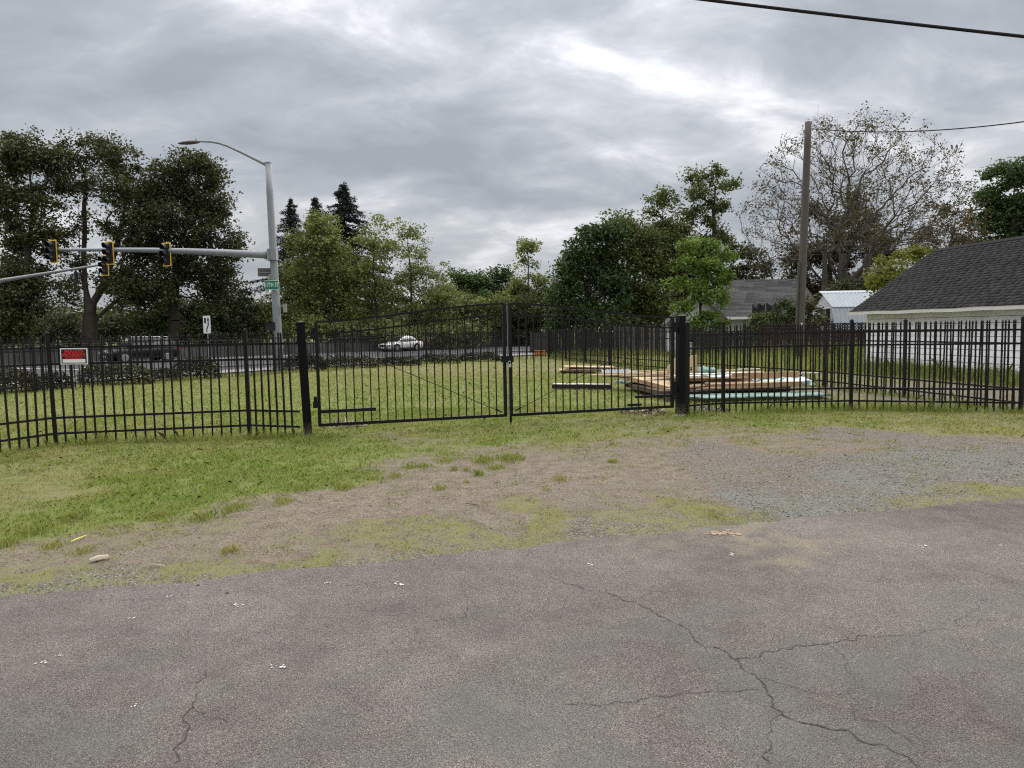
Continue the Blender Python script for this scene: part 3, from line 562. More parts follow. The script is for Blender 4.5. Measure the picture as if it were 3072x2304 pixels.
for u, hw, zt, zb in ((0, .06, .05, -.05), (.12, .11, .075, -.06), (.4, .17, .09, -.085), (.7, .16, .07, -.08), (.92, .09, .03, -.06), (1, .03, .0, -.03)):
    c = lerp(h0, h1, u); rings.append([c + Vector((0, math.cos(a) * hw, (zt if math.sin(a) > 0 else -zb) * math.sin(a))) for a in np.linspace(0, 2 * math.pi, 12, endpoint=False)])
lamp = MB().loft(rings).build('lamp_head', M['galv_dark'], pole, None, True)
MB().tube([lerp(h0, h1, .15) + Vector((0, 0, .07)), lerp(h0, h1, .15) + Vector((0, 0, .16))], .03, 8).build('photocell', M['galv'], lamp)
m = MB(); m.tube([loc(817, 826, 34.42) + Vector((0, 0, -.06)), loc(817, 826, 34.42) + Vector((0, 0, .06))], .20, 14); m.build('band', M['galv'], pole)
m = MB(); m.tube([(0, 0, 1.0), (0, 0, 1.14)], .212, 14); m.build('collar', M['galv'], pole)

def street_sign():
    c = PY(815.5, 855, 34.16); t = thing('street_sign', 'green 17th street name sign on the signal pole', 'sign', c, RAD(-10)); w, h = .745, .44
    def rr(w, h, r, y): return [(sx * (w / 2 - r) + r * math.cos(a), y, sz * (h / 2 - r) + r * math.sin(a)) for sx, sz, a0 in ((1, 1, 0), (-1, 1, 90), (-1, -1, 180), (1, -1, 270)) for a in [RAD(a0 + k * 30) for k in range(4)]]
    MB().prism(rr(w, h, .05, 0), (0, 0, 0), (0, .012, 0)).build('panel', M['white'], t)
    MB().prism(rr(w - .035, h - .035, .04, -.004), (0, 0, 0), (0, .003, 0)).build('green_field', M['green_sign'], t)
    lettering('17TH ST', .29, M['white'], t, (0, -.0065, -.005), sx=.60, bold=.003, space=1.12)
    MB().box((0, .06, 0), (.10, .11, .08)).build('bracket', M['galv'], t)
street_sign()
c = PY(795, 817, 34.35); t = thing('name_plate', 'dark back of a sign plate beside the signal pole', 'sign', c, RAD(16))
MB().box((0, 0, 0), (.66, .012, .40)).build('panel', M['galv_dark'], t); MB().box((.05, -.02, -.01), (.62, .025, .03)).build('brace', M['galv'], t)
c = PY(855, 924, 34.35); t = thing('control_box', 'small grey box on the right of the signal pole', 'box', c, RAD(8))
MB().box((0, 0, 0), (.17, .14, .40)).build('case', M['pavement'], t); MB().box((-.13, .02, .12), (.10, .04, .04)).build('bracket', M['galv'], t)
c = PY(812, 979, 34.3); t = thing('crossing_signal', 'black pedestrian crossing signal box on the signal pole', 'signal', c, RAD(-14))
MB().box((0, 0, 0), (.46, .26, .40)).build('case', M['dark_box'], t); MB().box((0, -.16, .195), (.46, .1, .02)).build('visor', M['dark_box'], t); MB().box((.25, .05, 0), (.1, .06, .08)).build('bracket', M['dark_box'], t)

def traffic_signal(c, label, rz=RAD(-20), s=1.0, border='yellow', group='traffic signals hanging over the street'):
    t = thing('traffic_signal', label, 'traffic signal', c, rz, group); t.scale = (s, s, s); t['kind'] = 'thing'
    w, h = .52, 1.16
    MB().box((0, .05, 0), (w, .012, h)).build('backplate', M['dark_box'], t)
    if border:
        m = MB(); b = .055
        for cx, cz, ww, hh in ((0, h / 2 - b / 2, w, b), (0, -h / 2 + b / 2, w, b), (-w / 2 + b / 2, 0, b, h - 2 * b), (w / 2 - b / 2, 0, b, h - 2 * b)): m.box((cx, .042, cz), (ww, .006, hh)); m.box((cx, .060, cz), (ww, .006, hh))
        m.build('border', M[border], t)
    for k in (1, 0, -1):
        z = k * .335; hs = MB(); hs.box((0, .06, z), (.34, .20, .325)); hs.build('housing', M['dark_box'], t)
        v = MB(); n = 12; r0 = []; r1 = []
        for i in range(n): a = RAD(-35) + RAD(250) * i / (n - 1); r0.append((math.cos(a) * .15, -.04, z + math.sin(a) * .15)); r1.append((math.cos(a) * .155, -.33 + .06 * (1 - math.sin(a)), z + math.sin(a) * .155))
        v.add(r0 + r1, [(i, i + 1, n + i + 1, n + i) for i in range(n - 1)]); vo = v.build('visor', M['dark_box'], t); so = vo.modifiers.new('thickness', 'SOLIDIFY'); so.thickness = .006
        MB().tube([(0, -.035, z), (0, -.055, z)], [.135, .11], 14).build('lens', M['lens'], t)
    MB().box((0, .19, 0), (.06, .14, .18)).build('clamp', M['galv'], t)
    return t
traffic_signal(PY(157, 754, 35.85), 'traffic signal at the far tip of the long mast arm')
traffic_signal(PY(327, 759, 35.45), 'middle traffic signal of three on the long mast arm')
traffic_signal(PY(498, 763, 35.0), 'traffic signal on the mast arm nearest to its pole')
FB = G(-6, 1101); FB.z = .02
fp = thing('signal_pole', 'far signal pole at the left edge with a slanting mast arm', 'traffic pole', FB); fp['kind'] = 'thing'
FA0 = PY(-4, 843, FB.y); FA1 = PY(305, 794, 40.2)
MB().tube([(0, 0, 0), (0, 0, FA0.z - FB.z + .35)], [.17, .13], 12).build('shaft', M['galv'], fp, None, True)
MB().tube([lerp(FA0, FA1, u) - FB for u in np.linspace(0, 1, 8)], [.12 - .06 * u for u in np.linspace(0, 1, 8)], 10).build('mast_arm', M['galv'], fp, None, True)
traffic_signal(PY(313, 796, 40.0), 'traffic signal at the tip of the slanting far mast arm')
traffic_signal(PY(230, 832, 41.6), 'unlit dark signal without border under the slanting far arm', RAD(150), .62, None)
# keep right sign
B = G(626, 1082); t = thing('keep_right_sign', 'white keep right sign with black arrow on a thin post', 'sign', B, RAD(-22))
MB().tube([(0, .03, 0), (0, .03, 3.2)], .03, 8).build('post', M['galv'], t)
ps = MB(); ps.box((0, 0, 2.55), (.66, .012, 1.24)); pn = ps.build('panel', M['white'], t)
def curve_arrow():
    m = MB(); y = -.009; pts = [(-.02, 2.03), (-.02, 2.20), (.02, 2.32), (.10, 2.42), (.135, 2.55), (.135, 2.86)]
    for (x0, z0), (x1, z1) in zip(pts, pts[1:]): m.bar((x0, y, z0), (x1, y, z1), .10, .004, (0, 1, 0))
    m.prism([(.02, y - .002, 2.84), (.25, y - .002, 2.84), (.135, y - .002, 3.08)], (0, 0, 0), (0, .004, 0)); m.build('arrow', M['black_print'], t)
    m = MB(); m.prism([(-.23, y - .002, 3.02), (-.05, y - .002, 3.02), (-.05, y - .002, 2.72), (-.14, y - .002, 2.60), (-.23, y - .002, 2.72)], (0, 0, 0), (0, .004, 0)); m.build('island_mark', M['black_print'], t)
curve_arrow()
isl = [B + DV * a + NV * b for a, b in ((-1.2, 0), (-.9, -.45), (9, -.5), (9, .5), (-.9, .45))]
m = MB(); m.prism([(p.x, p.y, 0) for p in isl], (0, 0, 0), (0, 0, .12)); structure(m.build('traffic_island_kerb', M['pavement']))

# ---------------------------------------------------------------- utility pole and cables
UB = G(2396, 1086); UT = PY(2425, 366, UB.y)
t = thing('utility_pole', 'weathered wooden utility pole standing behind the right fence', 'utility pole', UB); t['kind'] = 'thing'
MB().tube([lerp(UB, UT, u) - UB for u in np.linspace(0, 1, 12)], [.205 - .055 * u for u in np.linspace(0, 1, 12)], 14).build('shaft', M['pole_wood'], t, None, True)
MB().tube([Vector((-.23, -.10, 0)), PY(2397, 785, UB.y) - UB + Vector((-.06, -.12, 0))], .055, 8).build('conduit', M['pole_wood'], t)
MB().box(PY(2399, 973, UB.y) - UB + Vector((0, -.20, 0)), (.12, .02, .12)).build('tag_plate', M['white'], t)
MB().tube([UT - UB + Vector((0, 0, -.32)), UT - UB + Vector((.22, -.1, -.34))], .03, 8).build('wire_hook', M['galv'], t)
s0 = UT + Vector((.2, -.1, -.34)); m = MB(); s1 = PY(3500, 290, 22.0)
tag(m.tube([lerp(s0, s1, u) - Vector((0, 0, .9 * 4 * u * (1 - u) * .55)) for u in np.linspace(0, 1, 24)], .022, 6).build('service_wire', M['net']), 'thin wavy service wire running right from the utility pole', 'wire')
s0 = PY(700, -190, 6.6); s1 = PY(4300, 235, 5.4)
tag(MB().tube([lerp(s0, s1, u) - Vector((0, 0, .06 * 4 * u * (1 - u))) for u in np.linspace(0, 1, 30)], .0135, 8).build('overhead_cable', M['net']), 'thick black cable slanting across the top right sky', 'cable')
s0 = PY(2955, 668, 62); s1 = PY(3400, 560, 48)
for k in (0, 1.5): tag(MB().tube([s0 + Vector((0, 0, -k)), s1 + Vector((0, 0, -k))], .02, 5).build('far_wire', M['net']), 'faint %s wire in front of the dark tree at right' % ('upper' if k == 0 else 'lower'), 'wire', 'faint wires at right')

# ================================================================ BUILDINGS AT THE RIGHT
def shingle_field(o, ux, uy, un, L, S, expo, wdt, seed=0, thick=.012):
    """courses of shingles on the plane from o: ux along the eave, uy up the slope, un outward"""
    r = np.random.default_rng(seed); V = []; F = []; Cc = []
    ux, uy, un, o = map(np.array, (ux, uy, un, o)); row = 0; s = -.03
    while s < S:
        x = -r.random() * wdt
        while x < L:
            w = wdt * r.uniform(.55, 1.25); x0, x1 = max(x, 0), min(x + w - .006, L); x += w
            if x1 - x0 < .04: continue
            s0 = s + r.normal(0, .004); s1 = min(s + expo * 1.7, S); t0 = thick * r.uniform(1.4, 1.8); c = r.uniform(.72, 1.2) * (1 - .45 * (r.random() < .05)); b = len(V)
            for xx, ss, tt in ((x0, s0, 0), (x1, s0 + r.normal(0, .004), 0), (x1, s1, 0), (x0, s1, 0), (x0, s0, t0 + .008), (x1, s0, t0 + .008), (x1, s1, .004), (x0, s1, .004)):
                V.append(o + ux * xx + uy * ss + un * tt); Cc.append((c, c, c, 1))
            F += [(b + 4, b + 5, b + 6, b + 7), (b, b + 1, b + 5, b + 4), (b, b + 4, b + 7, b + 3), (b + 1, b + 2, b + 6, b + 5)]
        s += expo; row += 1
    return np.array(V), np.array(F), np.array(Cc)
IV = CM.transposed()
def seen(p): q = IV @ (Vector(p) - Vector((0, 0, CAMH))); return 1536 + FPX * q.x / -q.z, 1152 - FPX * q.y / -q.z
def garage():
    A = Vector((15.15, 17.6, 0)); Bc = Vector((13.53, 26.7, 0)); u = (Bc - A).normalized(); n = Vector((u.y, -u.x, 0)); n = n if n.x > 0 else -n   # n points into the building
    L = (Bc - A).length; W = 6.3; H = 2.42
    t = thing('garage', 'white lap sided garage with dark shingle roof at right', 'garage', A); t['kind'] = 'thing'
    def P(a, b, z): return A + u * a + n * b + Vector((0, 0, z)) - A
    m = MB(); m.prism([P(0, .05, 0), P(L, .05, 0), P(L, W, 0), P(0, W, 0)], (0, 0, 0), (0, 0, H)); m.build('wall_core', M['dark_board'], t)  # core coloured dark so gaps between siding boards read as lap shadow
    m = MB(); m.prism([P(L - .02, .05, H), P(L - .02, W / 2, H + 2.0), P(L - .02, W, H)], (0, 0, 0), u * -.1); m.build('gable_wall', M['siding'], t)
    m = MB(); m.prism([P(.02, .05, H), P(.02, W / 2, H + 2.0), P(.02, W, H)], (0, 0, 0), u * .1); m.build('gable_wall', M['siding'], t)
    z = .10; k = 0
    while z < H - .28:
        h = .205; m = MB(); m.prism([P(.0, .045, z), P(.0, .010 + random.uniform(0, .003), z), P(.0, .034, z + h - .013), P(.0, .048, z + h - .013)], (0, 0, 0), u * L); m.build('siding_board', M['siding'], t); z += h
    z2 = z
    m = MB(); m.prism([P(0, .045, z2), P(0, .018, z2), P(0, .018, H - .02), P(0, .045, H - .02)], (0, 0, 0), u * L); m.build('frieze_board', M['white_trim'], t)
    m = MB(); m.prism([P(0, .06, 0), P(0, .02, 0), P(0, .02, .11), P(0, .06, .11)], (0, 0, 0), u * L); m.build('foundation', M['pavement'], t)
    m = MB(); m.prism([P(L - .10, .003, .05), P(L + .02, .003, .05), P(L + .02, .12, .05), P(L - .10, .12, .05)], (0, 0, 0), (0, 0, H - .1)); m.build('corner_board', M['white_trim'], t)
    # roof: eave overhangs, ridge along u
    eo, ov = .42, .38; slope = math.atan2(2.06, W / 2 + .02); S = (W / 2 + eo) / math.cos(slope)
    z0 = H - eo * math.tan(slope) + .10; up = n * math.cos(slope) + Vector((0, 0, math.sin(slope))); nn = (Vector((0, 0, math.cos(slope))) - n * math.sin(slope))
    o = A - u * .5 + n * (-eo) + Vector((0, 0, z0)) - A; Lr = L + .5 + ov
    m = MB(); m.prism([o, o + u * Lr, o + u * Lr + up * S, o + up * S], (0, 0, 0), nn * -.09); m.build('roof_deck', M['shingle'], t)
    up2 = -n * math.cos(slope) + Vector((0, 0, math.sin(slope))); nn2 = Vector((0, 0, math.cos(slope))) + n * math.sin(slope); o2 = o + n * (W + 2 * eo)
    m = MB(); m.prism([o2, o2 + u * Lr, o2 + u * Lr + up2 * S, o2 + up2 * S], (0, 0, 0), nn2 * -.09); m.build('roof_deck', M['shingle'], t)
    V, F, Cc = shingle_field(o, u, up, nn, Lr, S, .165, .32, 5, .018); VS = V.reshape(-1, 8, 3); ctr = VS.mean(1); px = [seen(c + np.array(A))[0] for c in ctr]
    near = [i for i in np.argsort(ctr[:, 1]) if px[i] < 3085][:300]; rest = np.ones(len(VS), bool); rest[near] = False; F1 = F[:4]; CS = Cc.reshape(-1, 8, 4)
    for i in near: obj('shingle', np_mesh('shingle', VS[i], F1, M['shingle'], {'sc': CS[i]}), t)
    R = VS[rest]; stuff(obj('shingles', np_mesh('shingles', R.reshape(-1, 3), (np.arange(len(R))[:, None, None] * 8 + F1[None]).reshape(-1, 4), M['shingle'], {'sc': CS[rest].reshape(-1, 4)}), t))
    m = MB(); 
    for k in range(int(Lr / .24)):
        a = o + up * S + u * (k * .24); m.prism([a - up * .14 + nn * .045, a + nn * .06 + Vector((0, 0, .012)), a + n * .12 - Vector((0, 0, .05))], (0, 0, 0), u * (.236))
    stuff(m.build('ridge_caps', M['shingle_dark'], t))
    m = MB(); m.prism([o + u * Lr + nn * .0, o + u * Lr + up * S, o + u * Lr + up * S - nn * .2, o + u * Lr - nn * .16], (0, 0, 0), u * .03); m.build('barge_board', M['white_trim'], t)
    # gutter along the eave, sagging a little
    rings = []
    for i in range(13):
        x = Lr * i / 12; c = o + u * x - n * .06 + Vector((0, 0, -.055 - .03 * math.sin(3.1 * i / 12) - .012 * math.sin(i * 2.3)))
        rings.append([c + n * a + Vector((0, 0, b)) for a, b in ((.06, -.06), (-.045, -.06), (-.07, .035), (-.085, .055), (-.05, .05), (.06, .05))])
    g = MB().loft(rings).build('gutter', M['white_trim'], t)
    m = MB(); dx = 1.55
    m.tube([P(dx, -.42, H - .20), P(dx, -.42, H - .36), P(dx, -.10, H - .62), P(dx, -.05, H - .75), P(dx, -.05, .2)], .04, 6); m.build('downspout', M['white_trim'], t)
    m = MB(); m.prism([o + Vector((0, 0, -.09)) + n * .02, o + u * Lr + Vector((0, 0, -.09)) + n * .02, o + u * Lr + n * .40 + Vector((0, 0, -.09)), o + n * .40 + Vector((0, 0, -.09))], (0, 0, 0), (0, 0, -.02)); m.build('soffit', M['white_trim'], t)
M['shingle_dark'] = simple('ridge_shingle', (.022, .021, .022), .9, 0, .4, 14, .2)
garage()

def shed():
    X0, X1 = 18.6, 25.5; t = thing('metal_shed', 'white shed with silver corrugated gambrel roof behind the lattice fence', 'shed', (X0, 42, 0)); t['kind'] = 'thing'; o = Vector((X0, 42, 0))
    prof = [(-2.05, 1.5), (-1.55, 2.80), (0, 3.72), (1.55, 2.80), (2.05, 1.5)]
    def corr(p0, p1, name, lab=None):
        n = int((X1 - X0) / .055); V = []; F = []
        d = Vector((0, p1[0] - p0[0], p1[1] - p0[1])); nn = Vector((0, -d.z, d.y)).normalized(); nn = nn if nn.z > 0 else -nn
        for i in range(n + 1):
            x = (X1 - X0 + .3) * i / n - .15; a = .022 * math.sin(i * math.pi / 2 + .4)
            for q in (p0, p1): V.append(Vector((x, q[0], q[1])) + nn * (a + .02))
        m = MB(); m.add(V, [(2 * i, 2 * i + 1, 2 * i + 3, 2 * i + 2) for i in range(n)]); return m.build(name, M['zinc'], t)
    corr((-2.13, 1.28), (-1.55, 2.80), 'roof_sheet'); corr((-1.62, 2.76), (0, 3.72), 'roof_sheet'); corr((1.62, 2.76), (0, 3.72), 'roof_sheet'); corr((2.13, 1.28), (1.55, 2.80), 'roof_sheet')
    m = MB(); m.prism([(-.18, -.17, 3.66), (-.18, 0, 3.78), (-.18, .17, 3.66)], (0, 0, 0), (X1 - X0 + .36, 0, 0)); m.build('ridge_cap', M['zinc_cap'], t)
    m = MB(); m.prism([(0, -1.95, 0), (0, -1.95, 1.55), (0, -1.48, 2.74), (0, 0, 3.62), (0, 1.48, 2.74), (0, 1.95, 1.55), (0, 1.95, 0)], (0, 0, 0), (.1, 0, 0)); m.build('gable_wall', M['far_siding'], t)
    m = MB(); m.prism([(.12, -1.94, 0), (X1 - X0, -1.94, 0), (X1 - X0, 1.94, 0), (.12, 1.94, 0)], (0, 0, 0), (0, 0, 1.5)); m.build('wall_core', M['far_siding'], t)
    w = MB().box((-.01, -.55, 2.28), (.05, 1.25, .98)).build('window', M['white_trim'], t)
    for y in (-.86, -.24): MB().box((-.042, y, 2.28), (.02, .55, .88)).build('pane', M['glass'] if y < -.5 else M['galv_dark'], w)
    m = MB(); m.prism([(-.10, 2.13, 1.28), (-.10, 1.6, 2.80), (-.10, 0, 3.74), (-.10, 0, 3.55), (-.10, 1.45, 2.66), (-.10, 1.95, 1.28)], (0, 0, 0), (.06, 0, 0)); m.build('barge_board', M['dark_board'], t)
shed()

def house():
    Yf, Yr = 48.0, 53.0; xl, xr = PY(2140, 900, Yf).x, PY(2478, 900, Yf).x; ze, zr = 2.42, 5.25; O = Vector((xl, Yf, 0))
    t = thing('house', 'low white house with grey shingle roof behind the young tree', 'house', O); t['kind'] = 'thing'; W = xr - xl; D = 10
    m = MB(); m.prism([(0, .5, 0), (W - .5, .5, 0), (W - .5, D - .5, 0), (0, D - .5, 0)], (0, 0, 0), (0, 0, ze + .02)); m.build('wall', M['far_siding'], t)
    rl, rr_ = PY(2195, 842, Yr).x - xl, PY(2402, 840, Yr).x - xl
    # hip roof: front, back, left and right planes
    e = [Vector((-.5, 0, ze)), Vector((W, 0, ze)), Vector((W, D, ze)), Vector((-.5, D, ze))]; r0, r1 = Vector((rl, Yr - Yf, zr)), Vector((rr_, Yr - Yf, zr))
    m = MB(); m.add([*e, r0, r1], [(0, 1, 5, 4), (1, 2, 5), (2, 3, 4, 5), (3, 0, 4), (0, 3, 2, 1)]); rf = m.build('roof', M['house_roof'], t)
    # courses on the front and right planes: one strip per course
    def courses(a, b, c, d, k):                      # a,b eave; d,c ridge end points
        m = MB(); V = []; F = []; nrm = (b - a).cross(d - a).normalized(); nrm = nrm if nrm.z > 0 else -nrm; Cc = []
        for i in range(k):
            u0, u1 = i / k, (i + 1.2) / k; u1 = min(u1, 1); p0, p1, q0, q1 = lerp(a, d, u0), lerp(b, c, u0), lerp(a, d, u1), lerp(b, c, u1); n = max(1, int((p1 - p0).length / .9))
            for j in range(n):
                s0, s1 = j / n, (j + 1) / n - .002; c_ = random.uniform(.72, 1.25); bI = len(V)
                for p in (lerp(p0, p1, s0) + nrm * .035, lerp(p0, p1, s1) + nrm * .035, lerp(q0, q1, s1) + nrm * .008, lerp(q0, q1, s0) + nrm * .008, lerp(p0, p1, s0), lerp(p0, p1, s1)): V.append(p); Cc.append((c_, c_, c_, 1))
                F += [(bI, bI + 1, bI + 2, bI + 3), (bI + 4, bI + 5, bI + 1, bI)]
        stuff(obj('shingles', np_mesh('shingles', np.array([list(v) for v in V]), np.array(F), M['shingle_far'], {'sc': np.array(Cc)}), t))
    courses(e[0], e[1], r1, r0, 30); courses(e[1], e[2], r1, r1, 30)
    MB().box((W / 2 - .25, .02, ze - .08), (W + .6, .06, .18)).build('fascia', M['white_trim'], t)
    # front gable wing at the left
    gx0, gx1, gp = PY(1996, 970, 45).x - xl, PY(2188, 970, 45).x - xl, 4.1; gm = (gx0 + gx1) / 2; y0, y1 = 45 - Yf, -1.6
    m = MB(); m.prism([(gx0 + .35, y0, 0), (gx1 - .35, y0, 0), (gx1 - .35, y0, 2.25), (gm, y0, gp - .12), (gx0 + .35, y0, 2.25)], (0, 0, 0), (0, y1 - y0, 0)); m.build('wing_wall', M['far_siding'], t)
    for s, gx in ((1, gx0), (-1, gx1)):
        m = MB(); m.prism([(gx, y0 - .35, 2.02), (gm, y0 - .35, gp), (gm, y0 - .35, gp - .16), (gx, y0 - .35, 1.86)], (0, 0, 0), (0, y1 - y0, 0)); m.build('wing_roof', M['house_roof'], t)
        m = MB(); m.prism([(gx, y0 - .40, 2.04), (gm, y0 - .40, gp + .02), (gm, y0 - .40, gp - .20), (gx, y0 - .40, 1.82)], (0, 0, 0), (0, .045, 0)); m.build('barge_board', M['grey_board'], t)
    w = MB().box((gm - .2, y0 - .03, 1.35), (1.1, .06, 1.2)).build('window', M['white_trim'], t); MB().box((gm - .2, y0 - .07, 1.35), (.95, .02, 1.05)).build('pane', M['glass'], w)
    w = MB().box((W * .66, .46, 1.45), (1.3, .06, 1.1)).build('window', M['white_trim'], t); MB().box((W * .66, .42, 1.45), (1.15, .02, .95)).build('pane', M['glass'], w)
M['house_roof'] = simple('house_roof', (.09, .087, .09), .9, 0, .25, 2, .2)
house()

def far_cabin():
    c = PY(2645, 838, 62); t = thing('far_house', 'pale green gable wall of a house glimpsed behind the bare tree', 'house', (c.x, 62, 0)); t['kind'] = 'thing'
    m = MB(); m.prism([(-2, 0, 0), (3, 0, 0), (3, 0, 4.6), (.5, 0, 6.6), (-2, 0, 4.6)], (0, 0, 0), (0, 6, 0)); m.build('wall', simple('pale_green_siding', (.30, .34, .24), .8, 0, .1, 3), t)
    for s in (-1, 1):
        m = MB(); m.prism([(.5, -.4, 6.85), (.5 + s * 3.0, -.4, 4.4), (.5 + s * 3.0, -.4, 4.2), (.5, -.4, 6.65)], (0, 0, 0), (0, 6.8, 0)); m.build('roof', M['house_roof'], t)
far_cabin()

# ---------------------------------------------------------------- board fences
def board_fence(label, pts, h, mats, bw=.14, lattice=0.0, jitter=.03, cat='fence'):
    P0 = Vector(pts[0]); t = thing('board_fence', label, cat, P0); t['kind'] = 'thing'; meshes = {}
    for mt in mats: meshes[mt] = [MB().box((0, 0, hh / 2), (bw * .95, .022, hh)).mesh('board', M[mt]) for hh in (h, h - jitter, h + jitter)]
    for a, b in zip(pts, pts[1:]):
        a = Vector(a); b = Vector(b); d = b - a; L = d.length; ang = math.atan2(d.y, d.x); nb = max(1, int(L / bw))
        for k in range(nb):
            o = obj('board', random.choice(meshes[random.choice(mats)]), t, a + d * ((k + .5) / nb) - P0 + Vector((0, 0, .03))); o.rotation_euler = (0, random.gauss(0, .006), ang)
        for k in range(int(L / 2.4) + 1):
            o = obj('post', MB().box((0, .06, (h + lattice) / 2), (.10, .09, h + lattice + .06)).mesh('post', M[mats[0]]), t, a + d * min(1, k * 2.4 / L) - P0); o.rotation_euler = (0, 0, ang)
        for z in (.35, h - .3):
            MB().bar(a + Vector((0, 0, z)) + Vector((-d.y, d.x, 0)).normalized() * .04, b + Vector((0, 0, z)) + Vector((-d.y, d.x, 0)).normalized() * .04, .04, .09).build('rail', M[mats[0]], t, P0)
        if lattice:
            m = MB(); n = int(L / .14)
            for k in range(-3, n + 1):
                for s in (0, 1):
                    x0, x1 = k * .14, k * .14 + lattice
                    if s: x0, x1 = x1, x0
                    x0c, x1c = min(max(x0, 0), L), min(max(x1, 0), L)
                    if abs(x1c - x0c) < .02: continue
                    za = h + .03 + (x0c - x0) / (x1 - x0) * lattice; zb = h + .03 + (x1c - x0) / (x1 - x0) * lattice
                    m.bar(a + d / L * x0c + Vector((0, 0, za)) + Vector((0, s * .012, 0)), a + d / L * x1c + Vector((0, 0, zb)) + Vector((0, s * .012, 0)), .035, .010, (0, 1, 0))
            stuff(m.build('lattice', M[mats[0]], t, P0))
            MB().bar(a + Vector((0, 0, h + lattice + .05)), b + Vector((0, 0, h + lattice + .05)), .09, .05).build('cap_rail', M[mats[0]], t, P0)
            MB().bar(a + Vector((0, 0, h + .01)), b + Vector((0, 0, h + .01)), .06, .05).build('cap_rail', M[mats[0]], t, P0)
board_fence('maroon board fence with lattice top in front of the metal shed', [G(2285, 1077), G(2500, 1074), Vector((19.9, 36.5, 0))], 1.42, ['maroon_board'], .15, .36)
g1, g2, g3 = Vector((2.55, 49.5, 0)), Vector((7.2, 49.0, 0)), Vector((10.8, 46.0, 0))
board_fence('weathered grey board fence behind the receding iron fence', [g2, g3], 1.82, ['grey_board', 'grey_board', 'dark_board'], .15)
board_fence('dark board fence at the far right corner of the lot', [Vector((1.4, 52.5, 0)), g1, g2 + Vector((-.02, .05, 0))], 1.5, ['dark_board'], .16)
board_fence('dark board fence across the gap between house and lattice fence', [G(2085, 1076), G(2283, 1078)], 1.45, ['dark_board'], .16)  # dark boards close the gap here
B = G(2288, 1073); t = thing('water_tank', 'small white box standing at the foot of the lattice fence', 'box', B)
MB().box((0, -.25, .26), (.48, .4, .52)).build('case', M['white_trim'], t); MB().box((0, -.25, .54), (.52, .44, .04)).build('lid', M['white_trim'], t)
B = G(1620, 1069); t = thing('brick_stack', 'small orange stack of bricks by the far dark fence', 'bricks', B)
for i in range(3):
    for k in range(2): MB().box((k * .36 - .18, 0, .08 + i * .13), (.34, .4, .115)).build('brick', M['orange'], t)
# trampoline with a sagging net
B = PY(2285, 960, 44.5); B.z = 0; t = thing('trampoline', 'trampoline net sagging between thin poles before the grey roof', 'trampoline', B)
tp = [PY(p, q, Y) - B for p, q, Y in ((2256, 910, 44.5), (2297, 905, 43.4), (2345, 908, 44.0), (2330, 908, 46.4), (2275, 908, 46.6))]
for p in tp: MB().tube([(p.x, p.y, 0), tuple(p + Vector((0, 0, .12)))], .028, 6).build('pole', M['galv'], t)
for i in range(len(tp)):
    a, b = tp[i], tp[(i + 1) % len(tp)]; V = []; K = 8
    for k in range(K + 1):
        u = k / K; p = lerp(a, b, u); s = .42 * 4 * u * (1 - u) if i == 0 else .25 * 4 * u * (1 - u); V += [p - Vector((0, 0, s)), (p.x * (1 - .08), p.y * (1 - .08), .95)]
    m = MB(); m.add(V, [(2 * k, 2 * k + 1, 2 * k + 3, 2 * k + 2) for k in range(K)]); o = m.build('net', M['net'], t); so = o.modifiers.new('thickness', 'SOLIDIFY'); so.thickness = .01
MB().tube([(math.cos(a) * 1.25, math.sin(a) * 1.25 + .6, .9) for a in np.linspace(0, 6.283, 20)], .035, 6).build('ring', M['galv'], t)

# ================================================================ LUMBER PILE
def rotm(rz, rx=0, ry=0): return Matrix.Rotation(rz, 3, 'Z') @ Matrix.Rotation(ry, 3, 'Y') @ Matrix.Rotation(rx, 3, 'X')
def plank(c, L, w, h, rz, mat, label, tilt=0.0, name='plank', cat='plank', group='loose boards of the lumber pile', roll=0.0):
    m = MB(); e = .004; n = 5; rings = []
    for i in range(n):
        x = -L / 2 + L * i / (n - 1); bow = .012 * math.sin(math.pi * i / (n - 1)) * random.uniform(-1, 1); rings.append([(x, -w / 2, -h / 2 + e + bow), (x, -w / 2 + e, -h / 2 + bow), (x, w / 2 - e, -h / 2 + bow), (x, w / 2, -h / 2 + e + bow), (x, w / 2, h / 2 - e + bow), (x, w / 2 - e, h / 2 + bow), (x, -w / 2 + e, h / 2 + bow), (x, -w / 2, h / 2 - e + bow)])
    o = m.loft(rings).build(name, M[mat]); o.location = c; o.rotation_euler = (roll, tilt, rz); return tag(o, label, cat, group)
def wall_panel(c, L, W, rz, label, sheet, frame='plank_orange', tilt=0.0, roll=0.0, studs=5):
    t = thing('wall_panel', label, 'wall panel', c, rz, 'prefabricated wall panels in the lumber pile'); t.rotation_euler = (roll, tilt, rz); t['kind'] = 'thing'
    MB().box((0, 0, .105), (L, W, .014)).build('sheathing', M[sheet], t)
    for s in (-1, 1): MB().box((0, s * (W / 2 - .02), .049), (L, .04, .098)).build('plate', M[frame], t)
    for k in range(studs): MB().box((-L / 2 + .02 + (L - .04) * k / (studs - 1), 0, .049), (.04, W - .085, .096)).build('stud', M[frame], t)
    for k in range(3): MB().box((random.uniform(-.3, .3) * L, -W / 2 + .2 + k * (W - .4) / 2, .121), (L * random.uniform(.5, .9), .09, .018), rotm(random.gauss(0, .02))).build('batten', M[random.choice(['plank', 'plank_white', 'plank'])], t)
    return t
